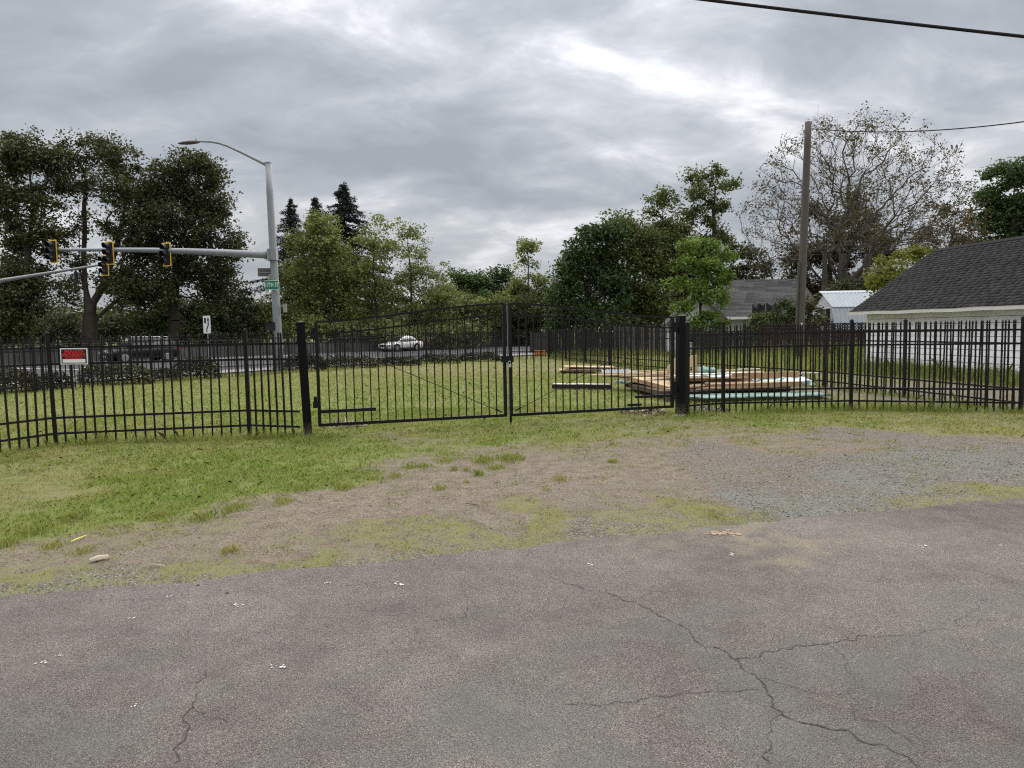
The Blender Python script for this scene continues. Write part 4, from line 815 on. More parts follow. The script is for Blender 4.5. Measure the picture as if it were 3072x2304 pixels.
def crumple(name, label, c, sx, sy, sz, mat, rz=0, group=None, flat=2.4):
    nx, ny = 34, 16; u = np.linspace(-1, 1, nx); v = np.linspace(-1, 1, ny); U, V = np.meshgrid(u, v)
    r = np.sqrt(np.clip(1 - np.abs(V) ** flat, 0, 1)) * np.sqrt(np.clip(1 - np.abs(U) ** 8, 0, 1))
    o1 = rng.random() * 50; Z = r * sz * (.75 + .5 * fbm(U * 2.2 + o1, V * 1.5, 3)) + (fbm(U * 9 + o1, V * 5, 3) - .5) * sz * .6 * r
    X = U * sx / 2 + (fbm(U * 3 + o1, V * 3 + 9, 3) - .5) * .16 * sy; Y = V * sy / 2 + (fbm(U * 4 + o1, V * 3 + 31, 3) - .5) * .35 * sy
    idx = np.arange(nx * ny).reshape(ny, nx); f = np.stack([idx[:-1, :-1], idx[:-1, 1:], idx[1:, 1:], idx[1:, :-1]], -1).reshape(-1, 4)
    o = obj(name, np_mesh(name, np.stack([X, Y, Z], -1).reshape(-1, 3), f, M[mat], None, True)); so = o.modifiers.new('thickness', 'SOLIDIFY'); so.thickness = .006; o.location = c; o.rotation_euler = (0, 0, rz); return tag(o, label, 'plastic sheet', group)
def lumber():
    R0 = RAD(-9)
    # bearers under the pile, coloured dark to add shading beneath it
    for i, (x, y) in enumerate(((3.9, 18.1), (5.0, 18.3), (6.2, 18.0))): plank((x, y, .07), 3.4, .14, .14, RAD(83), 'plank_dark', ('dark bearer under the left end of the lumber pile', 'dark bearer under the middle of the lumber pile', 'dark bearer under the right end of the lumber pile')[i])
    wall_panel((5.1, 18.7, .10), 3.4, 2.9, RAD(8), 'bottom wall panel of the lumber pile, mostly covered', 'plank_dark', 'plank_dark')
    wall_panel((4.95, 19.15, .245), 3.0, 3.05, RAD(15), 'big tilted wall panel with orange edge at the left of the pile', 'plank', 'plank_orange', RAD(.4), RAD(2.7))
    wall_panel((5.55, 18.75, .385), 2.6, 2.0, RAD(-8), 'pale wall panel on the middle of the lumber pile', 'plank_white', 'plank', RAD(.6), RAD(1.0))
    wall_panel((6.0, 17.6, .27), 2.2, 1.2, RAD(-4), 'low wall panel at the near right of the lumber pile', 'plank', 'plank_orange', RAD(-1.0))
    spec = [(3.5,19.6,.505,2.6,RAD(-6),'plank','long pale board on the far left top of the pile'),(3.9,20.3,.46,2.9,RAD(-12),'plank','long pale board along the back edge of the pile'),
      (4.6,19.5,.50,2.7,RAD(-19),'plank_white','whitish board slanting across the middle of the pile'),(5.1,18.9,.515,3.0,RAD(-5),'plank','long tan board in the middle of the pile top'),
      (5.5,17.75,.53,2.4,RAD(-3),'plank','tan board on the near right top of the pile'),(5.9,18.55,.53,2.6,RAD(-11),'plank_white','white board on the right top of the pile'),
      (6.3,19.0,.50,2.2,RAD(-21),'plank','tan board slanting at the far right of the pile'),(4.9,17.35,.52,2.0,RAD(-2),'plank_orange','orange brown board on the near edge of the pile'),
      (6.35,17.5,.50,1.7,RAD(4),'plank_orange','thick orange brown beam at the right end of the pile'),(3.55,18.6,.52,1.5,RAD(22),'plank_dark','dark board lying crosswise on the left of the pile'),
      (5.3,17.05,.24,2.8,RAD(-1),'plank_dark','dark brown board low on the near side of the pile'),(5.7,17.0,.30,2.2,RAD(2),'plank_orange','reddish board low on the near side of the pile'),
      (4.3,17.2,.30,1.4,RAD(35),'plank_orange','short orange board poking out at the near left of the pile'),(4.2,19.9,.525,1.3,RAD(30),'plank','short pale board crosswise at the back of the pile'),
      (6.6,18.4,.52,1.9,RAD(-26),'plank_white','thin white board on the far right of the pile')]
    for x, y, z, L, rz, mt, lab in spec:
        h = .15 if 'thick' in lab else .038; plank((x, y, z + (h - .038) / 2 - .03), L, .14 if h < .1 else .09, h, rz, mt, lab, random.gauss(0, .012))
    lab2 = ['narrow tan lath %s of the pile top' % w for w in ('lying at the far left', 'near the left edge', 'left of centre', 'in the very centre', 'right of centre', 'behind the brackets', 'near the right edge', 'at the far right', 'on the near edge', 'along the back edge')]
    for i, lb in enumerate(lab2):
        x = 3.4 + i * .36; plank((x + random.uniform(-.2, .2), 18.6 + random.uniform(-1.2, 1.2), .545 + .012 * (i % 3)), random.uniform(1.0, 2.4), .05, .022, RAD(random.uniform(-35, 18)), random.choice(['plank', 'plank', 'plank_white']), lb, random.gauss(0, .03))
    # two upright corner brackets
    for px, lab in ((2030, 'wooden corner bracket standing behind the gate post'), (2073, 'wooden corner bracket standing right of the gate post')):
        c = PY(px, 1108, 18.9); t = thing('corner_bracket', lab, 'bracket', (c.x, c.y, .50), RAD(-8), 'upright corner brackets on the pile'); s = -1
        m = MB(); m.prism([(.12, -.05, 0), (.12, -.05, .50), (.02, -.05, .50), (-.26, -.05, .17), (-.26, -.05, 0)], (0, 0, 0), (0, .1, 0)); m.build('block', M['plank'], t)
        m = MB(); m.box((.14, 0, .25), (.04, .14, .52)); m.build('upright', M['plank_orange'], t); MB().box((0, -.053, .14), (.03, .006, .10)).build('metal_strap', M['net'], t)
    # plastic sheets
    crumple('plastic_sheet', 'long strip of teal plastic over timber on the near side of the pile', (5.75, 16.6, .10), 3.6, .7, .05, 'teal', RAD(2), 'teal plastic sheets of the lumber pile', 7)
    MB_ = plank((5.7, 16.6, .05), 3.2, .3, .09, RAD(2), 'plank', 'pale timber under the long strip of teal plastic')
    crumple('plastic_sheet', 'crumpled teal plastic heap on top of the pile', (5.25, 19.0, .52), .6, .4, .14, 'teal', RAD(-10), 'teal plastic sheets of the lumber pile')
    crumple('plastic_sheet', 'small teal plastic scrap right of the crumpled heap', (5.75, 19.3, .50), .3, .2, .07, 'teal', RAD(20), 'teal plastic sheets of the lumber pile')
    crumple('plastic_sheet', 'pale blue plastic sheet over the right end of the pile', (6.75, 17.6, .30), 1.5, 1.0, .16, 'pale_plastic', RAD(-12), 'teal plastic sheets of the lumber pile')
    crumple('plastic_sheet', 'torn teal plastic hanging at the left end of the pile', (3.12, 19.75, .22), .3, .45, .08, 'teal', RAD(10), 'teal plastic sheets of the lumber pile')
    crumple('plastic_sheet', 'white plastic sheet spread on the middle of the pile', (5.0, 18.0, .505), 1.8, .9, .05, 'pale_plastic', RAD(-9), 'teal plastic sheets of the lumber pile')
    # second, smaller pile of sheets further back
    b = G(1775, 1118)
    for i, (dx, dy, z, L, W, rz, mt, lab) in enumerate(((0, 0, .10, 2.5, 1.2, -8, 'plank_dark', 'dark bottom board of the small flat stack further back'), (-.1, .1, .14, 2.4, 1.1, -4, 'plank', 'tan sheet in the middle of the small flat stack further back'), (.15, .0, .19, 2.0, .9, -12, 'plank_dark', 'brown sheet near the top of the small flat stack further back'), (-.1, .15, .24, 2.0, 1.0, -3, 'plank', 'pale top sheet of the small flat stack further back'))):
        plank((b.x + dx, b.y + dy, z), L, W, .03, RAD(rz), mt, lab, RAD(-1.5 + i), 'board_sheet', 'board', 'flat stack of boards further back')
    t = thing('roofing_sheet', 'grey corrugated roofing sheet lying between the two stacks', 'roofing sheet', G(1850, 1127) + Vector((0, 0, .12)), RAD(-6)); V = []; n = 60
    for i in range(n + 1): x = -.55 + 1.1 * i / n; V += [(x, -.9, .025 * math.sin(i * 1.05)), (x, .9, .06 + .025 * math.sin(i * 1.05))]
    m = MB(); m.add(V, [(2 * i, 2 * i + 1, 2 * i + 3, 2 * i + 2) for i in range(n)]); o = m.build('sheet', M['galv'], t); so = o.modifiers.new('thickness', 'SOLIDIFY'); so.thickness = .006
    for k in (-.5, .5): MB().box((0, k, -.05), (1.0, .09, .06)).build('batten', M['plank_dark'], t)
    a, e = G(1662, 1170), G(1835, 1172); plank(((a.x + e.x) / 2, (a.y + e.y) / 2 + .2, .085), (e - a).length * 1.05, .06, .12, math.atan2(e.y - a.y, e.x - a.x), 'black_board', 'black edged board lying on the grass left of the pile')
    plank(((a.x + e.x) / 2, (a.y + e.y) / 2 + .35, .155), (e - a).length * .98, .22, .02, math.atan2(e.y - a.y, e.x - a.x), 'plank_white', 'thin whitish board on top of the black edged board')
lumber()

# ================================================================ CARS ON THE STREET
def car(name, label, c, rz, paint, L, Wd, H, suv):
    t = thing(name, label, 'car', c, rz); t['kind'] = 'thing'; hw = Wd / 2; a = L / 2; zb = .30 if suv else .22; sh = 1.0 if suv else .84
    # local x: front is -x
    st = [(-a, .50, zb + .16, .74), (-a + .06, .66, zb + .05, .90), (-a + .25, sh - .12, zb, .97), (-a + .7, sh - .05, zb, 1), (-a + 1.15, sh + .0, zb, 1), (0, sh + .05, zb, 1), (a - .9, sh + .09, zb, 1), (a - .35, sh + .08, zb, .97), (a - .08, sh - .02, zb + .06, .90), (a, sh - .25, zb + .16, .80)]
    rings = []
    for x, zt, z0, k in st:
        w = hw * k; rings.append([(x, -w * .86, z0), (x, -w * .97, z0 + .12), (x, -w, z0 + (zt - z0) * .55), (x, -w * .985, zt - .09), (x, -w * .90, zt), (x, w * .90, zt), (x, w * .985, zt - .09), (x, w, z0 + (zt - z0) * .55), (x, w * .97, z0 + .12), (x, w * .86, z0)])
    body = MB().loft(rings).build('body', M[paint], t, None, True)
    ws, rs, re, rb = (-a + 1.05, -a + 1.85, a - .75, a - .12) if suv else (-a + 1.15, -a + 2.05, a - 1.35, a - .55)
    gh = [(ws, sh - .02, sh + .02, .93, .90), ((ws + rs) / 2, sh, (sh + H) / 2 + .05, .93, .84), (rs, sh, H - .02, .93, .76), ((rs + re) / 2, sh, H, .93, .76), (re, sh, H - .04, .92, .74), ((re + rb) / 2, sh, (sh + H) / 2 + (.12 if suv else .02), .91, .80), (rb, sh - .02, sh + .03, .90, .86)]
    rings = [[(x, -hw * kb, z0), (x, -hw * kt - .01, max(z0 + .01, z1 - .05)), (x, -hw * kt * .9, z1), (x, hw * kt * .9, z1), (x, hw * kt + .01, max(z0 + .01, z1 - .05)), (x, hw * kb, z0)] for x, z0, z1, kb, kt in gh]
    MB().loft(rings).build('cabin', M[paint], t, None, True)
    # side windows follow the cabin side
    def side(x, f):                                       # interpolate cabin side at x, f from 0 (belt) to 1 (roof edge)
        for g0, g1 in zip(gh, gh[1:]):
            if g0[0] <= x <= g1[0]:
                u = (x - g0[0]) / (g1[0] - g0[0]); z0, z1, kb, kt = [g0[i] + (g1[i] - g0[i]) * u for i in (1, 2, 3, 4)]; z1 = max(z0 + .01, z1 - .05)
                return hw * (kb + (kt - kb) * f) + .012 - .01 * f, z0 + (z1 - z0) * f
    n = 3; xs = np.linspace(ws + .35, rb - .25, n + 1)
    for s in (-1, 1):
        for i in range(n):
            V = []; K = 6
            for x in np.linspace(xs[i] + .04, xs[i + 1] - .04, K):
                for f in (.12, .86): w, z = side(x, f); V.append((x, s * w, z))
            m = MB(); m.add(V, [(2 * k, 2 * k + 1, 2 * k + 3, 2 * k + 2) for k in range(K - 1)]); m.build('side_window', M['glass'], t)
        for x in (xs[1], xs[2]): MB().box((x + .05, s * (hw * .995 - .002), (zb + sh) / 2 + .05), (.012, .02, sh - zb - .3)).build('door_gap', M['net'], t)
        MB().box((ws + .42, s * (hw + .07), sh + .10), (.10, .18, .13)).build('mirror', M[paint], t)
        if suv: MB().tube([(rs - .05, s * hw * .62, H - .02), (rs + .1, s * hw * .62, H + .05), (re - .1, s * hw * .62, H + .04), (re + .1, s * hw * .62, H - .04)], .022, 6).build('roof_rail', M['chrome'], t)
        m = MB(); m.box((-a + .15, s * hw * .72, sh - .27), (.26, .40, .13), rotm(s * .35)); m.build('headlight', M['chrome'], t)
        MB().box((a - .06, s * hw * .72, sh - .12), (.14, .34, .16), rotm(-s * .3)).build('tail_light', M['red_lamp'], t)
        MB().tube([(-a + .93, s * (hw - .02), .36), (-a + .93, s * (hw + .012), .36)], .43 if suv else .38, 20).build('wheel_arch', M['net'], t); MB().tube([(a - .98, s * (hw - .02), .36), (a - .98, s * (hw + .012), .36)], .43 if suv else .38, 20).build('wheel_arch', M['net'], t)
        MB().box((0, s * (hw * .985), zb + .08), (L * .55, .06, .10)).build('sill_trim', M['net'], t)
    for x in (-a + .93, a - .98):
        for s in (-1, 1):
            r = .36 if suv else .32; m = MB(); m.loft([[(x + math.cos(q) * rr, s * yy, r + math.sin(q) * rr) for q in np.linspace(0, 2 * math.pi, 22, endpoint=False)] for yy, rr in ((hw - .22, r * .9), (hw - .2, r), (hw + .0, r), (hw + .02, r * .92))]); w = m.build('wheel', M['rubber'], t, None, True)
            m = MB(); m.tube([(x, s * (hw + .018), r), (x, s * (hw + .03), r)], [r * .66, r * .6], 18); m.build('rim', M['alloy'], w)
    for x0, x1, nm in ((ws + .06, rs - .06, 'windscreen'), (re + .06, rb - .06, 'rear_window')):
        V = []; K = 5
        for x in np.linspace(x0, x1, K):
            for g0, g1 in zip(gh, gh[1:]):
                if g0[0] <= x <= g1[0]: u = (x - g0[0]) / (g1[0] - g0[0]); z1 = g0[2] + (g1[2] - g0[2]) * u; kt = g0[4] + (g1[4] - g0[4]) * u; V += [(x, -hw * kt * .84, z1 + .014), (x, hw * kt * .84, z1 + .014)]; break
        m = MB(); m.add(V, [(2 * k, 2 * k + 1, 2 * k + 3, 2 * k + 2) for k in range(K - 1)]); m.build(nm, M['glass'], t)
    m = MB(); m.box((-a + .015, 0, zb + .33), (.06, Wd * .5, .22)); m.build('grille', M['net'], t)
    for z in (.27, .40): MB().box((-a - .02, 0, zb + z), (.02, Wd * .52, .018)).build('grille_bar', M['chrome'], t)
    MB().box((-a - .012, 0, zb + .16), (.02, .5, .11)).build('number_plate', M['white'], t); MB().box((a - .02, 0, sh - .3), (.05, .5, .12)).build('number_plate', M['white'], t)
    MB().box((-a + .03, 0, zb + .06), (.12, Wd * .74, .12)).build('bumper_trim', M['net'], t)
dirang = math.atan2(DV.y, DV.x)
sv = G(424, 1087); car('car', 'black sport utility car on the street behind the hedges', (sv.x, sv.y, .012), dirang + RAD(2), 'suv', 4.75, 1.9, 1.70, True)
wc = G(1204, 1054); car('car', 'small white car on the street seen through the gate', (wc.x, wc.y, .012), dirang, 'whitecar', 4.3, 1.76, 1.44, False)

# ================================================================ TREES AND PLANTS
def tubes(name, segs, mat, n=5):
    """segs: list of (p0, p1, r0, r1)"""
    P0 = np.array([s[0] for s in segs]); P1 = np.array([s[1] for s in segs]); R0 = np.array([s[2] for s in segs]); R1 = np.array([s[3] for s in segs])
    d = P1 - P0; L = np.linalg.norm(d, axis=1, keepdims=True); d = d / np.maximum(L, 1e-6); ref = np.where(np.abs(d[:, 2:3]) < .9, np.array([[0, 0, 1.]]), np.array([[1., 0, 0]]))
    u = np.cross(d, ref); u /= np.linalg.norm(u, axis=1, keepdims=True); w = np.cross(d, u); a = np.arange(n) * 2 * np.pi / n
    ring = u[:, None, :] * np.cos(a)[None, :, None] + w[:, None, :] * np.sin(a)[None, :, None]
    V = np.concatenate([P0[:, None] + ring * R0[:, None, None], P1[:, None] + ring * R1[:, None, None]], 1).reshape(-1, 3)
    b = (np.arange(len(segs)) * 2 * n)[:, None, None]; k = np.arange(n); q = np.stack([k, (k + 1) % n, (k + 1) % n + n, k + n], -1)[None]
    return np_mesh(name, V, (b + q).reshape(-1, 4), mat, None, True)
def leaf_mesh(name, pts, size, cols, mat, droop=0.0, aspect=1.7, jit=.25, r=rng):
    n = len(pts); d = r.normal(size=(n, 3)); d[:, 2] = d[:, 2] * .7 - droop; d /= np.linalg.norm(d, axis=1, keepdims=True)
    e = np.cross(d, r.normal(size=(n, 3))); e /= np.linalg.norm(e, axis=1, keepdims=True); nn = np.cross(d, e); s = (size * r.lognormal(0, jit, n))[:, None]
    V = np.stack([pts, pts + d * s * .5 + e * s / aspect * .5 + nn * s * .10, pts + d * s, pts + d * s * .5 - e * s / aspect * .5 + nn * s * .10], 1).reshape(-1, 3)
    F = np.arange(n * 4).reshape(n, 4); c0, c1, cr = cols; f = r.random(n)[:, None]; cc = np.array(c0) * (1 - f) + np.array(c1) * f
    if cr is not None: k = r.random(n) < cr[1]; cc[k] = np.array(cr[0]) * r.uniform(.7, 1.2, (k.sum(), 1))
    cc = cc * r.uniform(.75, 1.25, (n, 1)); C4 = np.concatenate([cc, np.ones((n, 1))], 1).repeat(4, 0)
    return np_mesh(name, V, F, mat, {'lc': C4})
def balance_tree(trunk, pts, bf=.35, jit=.07, forks=()):
    """grow a branching skeleton: each point joins the node with the least (distance + bf * path length)"""
    nodes = [np.array(p, float) for p in trunk]; par = [-1] + list(range(len(trunk) - 1)); plen = [0.0]
    for i in range(1, len(nodes)): plen.append(plen[-1] + np.linalg.norm(nodes[i] - nodes[i - 1]))
    n_main = len(nodes)
    for fk in forks:
        j = int(np.argmin([np.linalg.norm(nodes[i] - fk[0]) for i in range(n_main)]))
        for a, b in zip([nodes[j]] + list(fk[1:-1]), fk[1:]):
            q = max(2, int(np.linalg.norm(b - a) / .9))
            for i in range(1, q + 1): p = a + (b - a) * i / q + rng.normal(0, .04, 3); plen.append(plen[j] + np.linalg.norm(p - nodes[j])); nodes.append(p); par.append(j); j = len(nodes) - 1
    N = np.zeros((len(nodes) + len(pts) * 2, 3)); PL = np.zeros(len(N)); N[:len(nodes)] = nodes; PL[:len(nodes)] = plen; cnt = len(nodes)
    order = np.argsort(np.min(np.linalg.norm(pts[:, None] - N[None, :cnt], axis=2), axis=1)); tips = []
    lo = max(1, int(n_main * .3))
    for i in order:
        p = pts[i]; D = np.linalg.norm(N[lo:cnt] - p, axis=1); up = np.clip(N[lo:cnt, 2] - p[2], 0, None); cost = D + bf * PL[lo:cnt] + up * .9; j = int(np.argmin(cost)) + lo; dd = np.linalg.norm(N[j] - p)
        if dd > .8:
            mid_ = (N[j] + p) / 2 + rng.normal(0, jit * dd, 3) - np.array([0, 0, .05 * dd]); N[cnt] = mid_; PL[cnt] = PL[j] + dd / 2; par.append(j); j = cnt; cnt += 1
        N[cnt] = p; PL[cnt] = PL[j] + dd / 2; par.append(j); tips.append(cnt); cnt += 1
    return N[:cnt], np.array(par), np.array(tips)
def skeleton_segs(N, par, r_tip, r_max, expo=2.4):
    n = len(N); acc = np.zeros(n); ch = np.zeros(n, int)
    for i in range(n - 1, 0, -1):
        pass
    order = list(range(n)); kids = [[] for _ in range(n)]
    for i in range(1, n): kids[par[i]].append(i)
    rad = np.zeros(n); stack = [(0, False)]
    while stack:
        i, done = stack.pop()
        if done: rad[i] = (sum(rad[k] ** expo for k in kids[i]) or r_tip ** expo) ** (1 / expo)
        else: stack.append((i, True)); stack += [(k, False) for k in kids[i]]
    rad = rad * (r_max / rad[0]) ** (np.log(np.maximum(rad, r_tip * 1.0001) / r_tip) / math.log(rad[0] / r_tip)); rad = np.maximum(rad, r_tip * .9)
    return [(N[par[i]], N[i], min(rad[par[i]], rad[i] * 1.5), rad[i]) for i in range(1, n)]
def ell_points(c, rad, n, shell=.55):
    d = rng.normal(size=(n, 3)); d /= np.linalg.norm(d, axis=1, keepdims=True); return np.array(c) + d * (rng.random((n, 1)) ** shell) * np.array(rad)
def tree(name, label, Y, trunk_px, lobes, cols, leaf=.26, dens=1.0, clump=.5, per=34, bark='bark', r_max=.35, r_tip=.014, group=None, depth=.8, mat='leaf', droop=.15, cat='tree', bf=.3, base_z=0.0, aspect=1.7, fork_px=()):
    """lobes: (px, py, rx, ry[, density]) in photo pixels at depth Y"""
    base = PY(trunk_px[0][0], trunk_px[0][1], Y); base.z = base_z; t = thing(name, label, cat, base, 0, group); t['kind'] = 'thing'; B = np.array(base); k = Y / FPX
    tr = [B] + [np.array(PY(a, b, Y)) + np.array([0, rng.normal(0, .3), 0]) for a, b in trunk_px[1:]]
    T = []
    for a, b in zip(tr, tr[1:]):
        m_ = max(2, int(np.linalg.norm(b - a) / .9)); T += [a + (b - a) * i / m_ + (rng.normal(0, .05, 3) if i else 0) for i in range(m_)]
    T.append(tr[-1]); cl = []; lp = []
    for lb in lobes:
        px, py, rx, ry = lb[:4]; dn = lb[4] if len(lb) > 4 else 1.0; c = np.array(PY(px, py, Y)) + np.array([0, rng.normal(0, .35) * rx * k, 0]); R = np.array([rx * k, rx * k * depth, ry * k]) * 1.06; area = R[0] * R[2]
        n = max(6, int(area * 7.5 * dens * dn)); p = ell_points(c, R * .93, n); p[:, 2] = np.maximum(p[:, 2], .35); cl.append(p)
    cl = np.concatenate(cl); N, par, tips = balance_tree(T, cl, bf, forks=[[np.array(PY(a, b, Y)) + np.array([0, .5 * i, 0]) for i, (a, b) in enumerate(f)] for f in fork_px])
    obj('trunk', tubes('trunk', [(a - B, b - B, r0, r1) for a, b, r0, r1 in skeleton_segs(N, par, r_tip, r_max)], M[bark]), t)
    nl = rng.poisson(per * 2.4, len(cl)); P = np.repeat(cl, nl, 0); sg = clump * .98 * rng.uniform(.5, 1.35, len(cl)); P = P + np.clip(rng.normal(size=P.shape), -1.7, 1.7) * np.repeat(sg, nl)[:, None] * np.array([1, 1, .62]); P[:, 2] = np.maximum(P[:, 2], .08)
    # clump tint: whole sprays differ a little in leaf colour
    me = leaf_mesh('crown', P - B, leaf * .9, cols, M[mat], droop, aspect); tint = np.repeat(np.clip(rng.normal(1, .2, len(cl)), .55, 1.6), nl); a = me.attributes['lc']; buf = np.empty(len(P) * 16, np.float32); a.data.foreach_get('color', buf); buf = buf.reshape(-1, 4, 4); buf[..., :3] *= tint[:, None, None]; a.data.foreach_set('color', buf.ravel())
    obj('crown', me, t); return t
OLIVE = ((.038, .048, .019), (.086, .096, .038), ((.09, .072, .034), .10)); DKGREEN = ((.034, .064, .024), (.080, .130, .044), None); PALE = ((.122, .160, .052), (.235, .270, .098), ((.25, .15, .065), .05))
MIDGREEN = ((.040, .080, .022), (.085, .135, .035), None); OLIVE2 = ((.064, .090, .026), (.128, .160, .050), ((.12, .095, .035), .08)); BRIGHT = ((.078, .140, .026), (.16, .245, .050), ((.22, .19, .06), .06))
GL1 = 'tall dark trees behind the wall at left'; GM = 'trees behind the wall in the middle'; GRR = 'trees behind the board fence'
# left: three tall broad trees
tree('broadleaf_tree', 'tall dark tree with twin trunks at the left edge', 57, [(75, 1040), (78, 850), (84, 640), (80, 480)], [(70,435,75,60,.8),(20,480,60,70),(130,470,60,60,.8),(20,590,85,80),(120,600,70,60,.7),(25,720,80,80),(130,700,55,60,.6),(50,840,85,80,1.2),(40,950,90,80,1.4),(110,900,60,60)], OLIVE, .27, 1.0, .55, 40, r_max=.45, group=GL1, fork_px=[[(78,850),(66,760),(68,640),(50,520)]])
tree('broadleaf_tree', 'tall dark tree with forked trunk behind the property sign', 59, [(272, 1045), (270, 940), (250, 830), (245, 640), (265, 470)], [(280,440,70,55),(210,470,60,55,.8),(345,480,60,65),(180,560,60,60,.6),(270,560,70,60,.55),(360,580,60,70),(220,660,60,60,.55),(320,690,60,60,.5),(180,740,55,60,.7),(390,700,50,70),(250,780,60,40,.5),(330,830,80,60),(180,860,60,60,.7),(390,890,80,60)], OLIVE, .25, .9, .5, 36, r_max=.62, group=GL1, fork_px=[[(268,940),(300,850),(330,740),(345,600),(350,500)],[(262,900),(225,800),(215,680),(205,540)],[(270,960),(360,880),(420,800)]])
tree('broadleaf_tree', 'broad dark green tree below the lamp arm', 62, [(520, 1045), (515, 900), (540, 740), (590, 560)], [(590,480,55,50),(640,520,40,50),(500,530,70,60),(440,580,60,70),(570,590,80,70),(655,620,45,60),(500,680,90,80),(610,700,75,70),(690,740,40,50),(670,800,50,45),(430,750,70,80),(560,800,90,70),(480,870,90,60),(630,870,70,60),(400,850,60,60)], ((.034,.046,.020),(.080,.090,.036),((.08,.062,.03),.12)), .27, 1.1, .55, 40, r_max=.45, group=GL1, fork_px=[[(515,900),(470,780),(450,640)],[(530,800),(610,720),(650,620)]])
tree('understory_tree', 'low mid green tree under the broad dark tree', 66, [(560, 1045), (560, 980)], [(540,930,80,45),(620,950,70,50),(470,960,80,40),(580,1000,130,35),(410,985,80,40)], ((.035,.055,.02),(.075,.095,.035),None), .26, 1.2, .5, 40, r_max=.25, group=GL1)
tree('understory_tree', 'low dark shrubby tree at the foot of the left edge tree', 64, [(150, 1045), (150, 990)], [(60,1000,90,45),(170,980,80,50),(260,1005,70,40),(340,990,70,40),(0,980,50,70)], ((.028,.038,.016),(.06,.072,.03),None), .26, 1.1, .5, 38, r_max=.22, group=GL1)
tree('understory_tree', 'very dark shrubby tree behind the keep right sign', 68, [(680, 1045), (680, 960)], [(690,900,55,55),(650,960,60,60),(730,950,50,60),(690,1000,90,40)], ((.022,.030,.014),(.05,.062,.026),None), .28, 1.4, .5, 40, r_max=.25, group=GL1)
# middle: pale spring trees
tree('spring_tree', 'pale green tree with rusty leaves right of the signal pole', 70, [(1000, 1040), (990, 900), (965, 700)], [(965,680,50,55),(915,745,55,60),(1000,745,60,60),(880,830,60,60),(960,830,85,70),(1050,840,60,70),(910,910,80,60),(1010,920,90,65),(850,965,60,60),(940,985,90,45),(1050,990,80,45)], PALE, .28, .95, .5, 34, r_max=.3, group=GM, bark='bark')
tree('spring_tree', 'thin pale tree with bare upper twigs beside the conifers', 71, [(1130, 1040), (1125, 880), (1120, 680)], [(1140,670,32,45,.6),(1105,720,40,50,.9),(1150,760,50,55,.8),(1090,800,50,50),(1150,850,60,60,.8),(1110,920,80,60),(1160,980,80,45)], PALE, .26, .8, .45, 26, r_max=.2, group=GM, bark='bark')
tree('spring_tree', 'airy pale tree with a tall thin leader in the middle', 72, [(1245, 1040), (1235, 880), (1222, 700)], [(1215,690,26,35,.8),(1250,700,24,35,.6),(1200,750,38,42,.7),(1262,765,45,48,.7),(1300,830,55,60,.65),(1230,830,60,55,.75),(1190,890,60,55),(1270,920,75,60,1),(1330,910,50,65,.8),(1220,975,90,45),(1330,985,60,40)], PALE, .25, .85, .42, 26, r_max=.2, r_tip=.018, group=GM, bark='bark')
tree('spring_tree', 'rounded pale bush tree behind the left gate leaf', 70, [(1180, 1042), (1180, 990)], [(1090,1000,90,40),(1200,1005,100,38),(1330,1005,80,38),(1420,1000,70,35),(760,985,60,55),(800,930,45,50)], ((.12,.14,.05),(.22,.23,.09),((.07,.08,.04),.25)), .27, 1.0, .5, 36, r_max=.2, group=GM)
tree('street_tree', 'mid green rounded tree left of the gate arch top', 84, [(1390, 1040), (1390, 900)], [(1385,838,38,36),(1425,855,40,36),(1390,890,65,50),(1360,930,60,50),(1440,920,55,50)], MIDGREEN, .32, 1.0, .5, 36, r_max=.25, group=GM)
tree('street_tree', 'dark green tree peeping over the gate arch', 86, [(1490, 1040), (1490, 900)], [(1500,835,38,35),(1470,870,40,35),(1520,890,50,45),(1480,950,60,50)], ((.03,.055,.02),(.065,.10,.03),None), .32, 1.0, .5, 36, r_max=.25, group=GM)
tree('street_tree', 'slender tree with a round pale top above the gate arch', 80, [(1585, 1040), (1585, 860), (1582, 720)], [(1580,735,32,28,1.3),(1580,780,35,28,.4),(1570,860,55,45),(1620,850,30,30),(1540,910,60,55),(1600,920,70,55),(1570,980,90,40),(1500,985,60,40)], PALE, .28, 1.0, .42, 30, r_max=.2, r_tip=.02, group=GM)
tree('spring_tree', 'pale mid height tree filling in left of the gate arch', 76, [(1340, 1040), (1340, 930)], [(1335,890,50,50),(1375,920,60,50),(1300,950,60,50),(1430,940,60,50),(1480,925,50,45),(1400,980,70,40)], ((.11,.13,.045),(.20,.215,.08),None), .28, 1.0, .5, 34, r_max=.2, group=GM)
tree('street_tree', 'olive tree just left of the dense dark maple', 78, [(1650, 1040), (1650, 920)], [(1655,880,42,45),(1620,920,60,50),(1665,950,60,50),(1545,930,50,45),(1560,975,60,40)], ((.05,.062,.024),(.10,.115,.045),None), .28, 1.1, .5, 36, r_max=.22, group=GM)
tree('olive_tree', 'brownish tree between the airy tree and the layered tree', 62, [(2060, 1030), (2060, 850)], [(2045,690,50,45),(2085,760,50,50),(2030,800,60,60),(2080,860,60,50),(2040,930,70,50),(2190,830,40,40),(2200,900,40,40)], ((.050,.068,.022),(.105,.128,.040),((.10,.075,.03),.1)), .26, 1.2, .5, 38, r_max=.3, group=GRR)
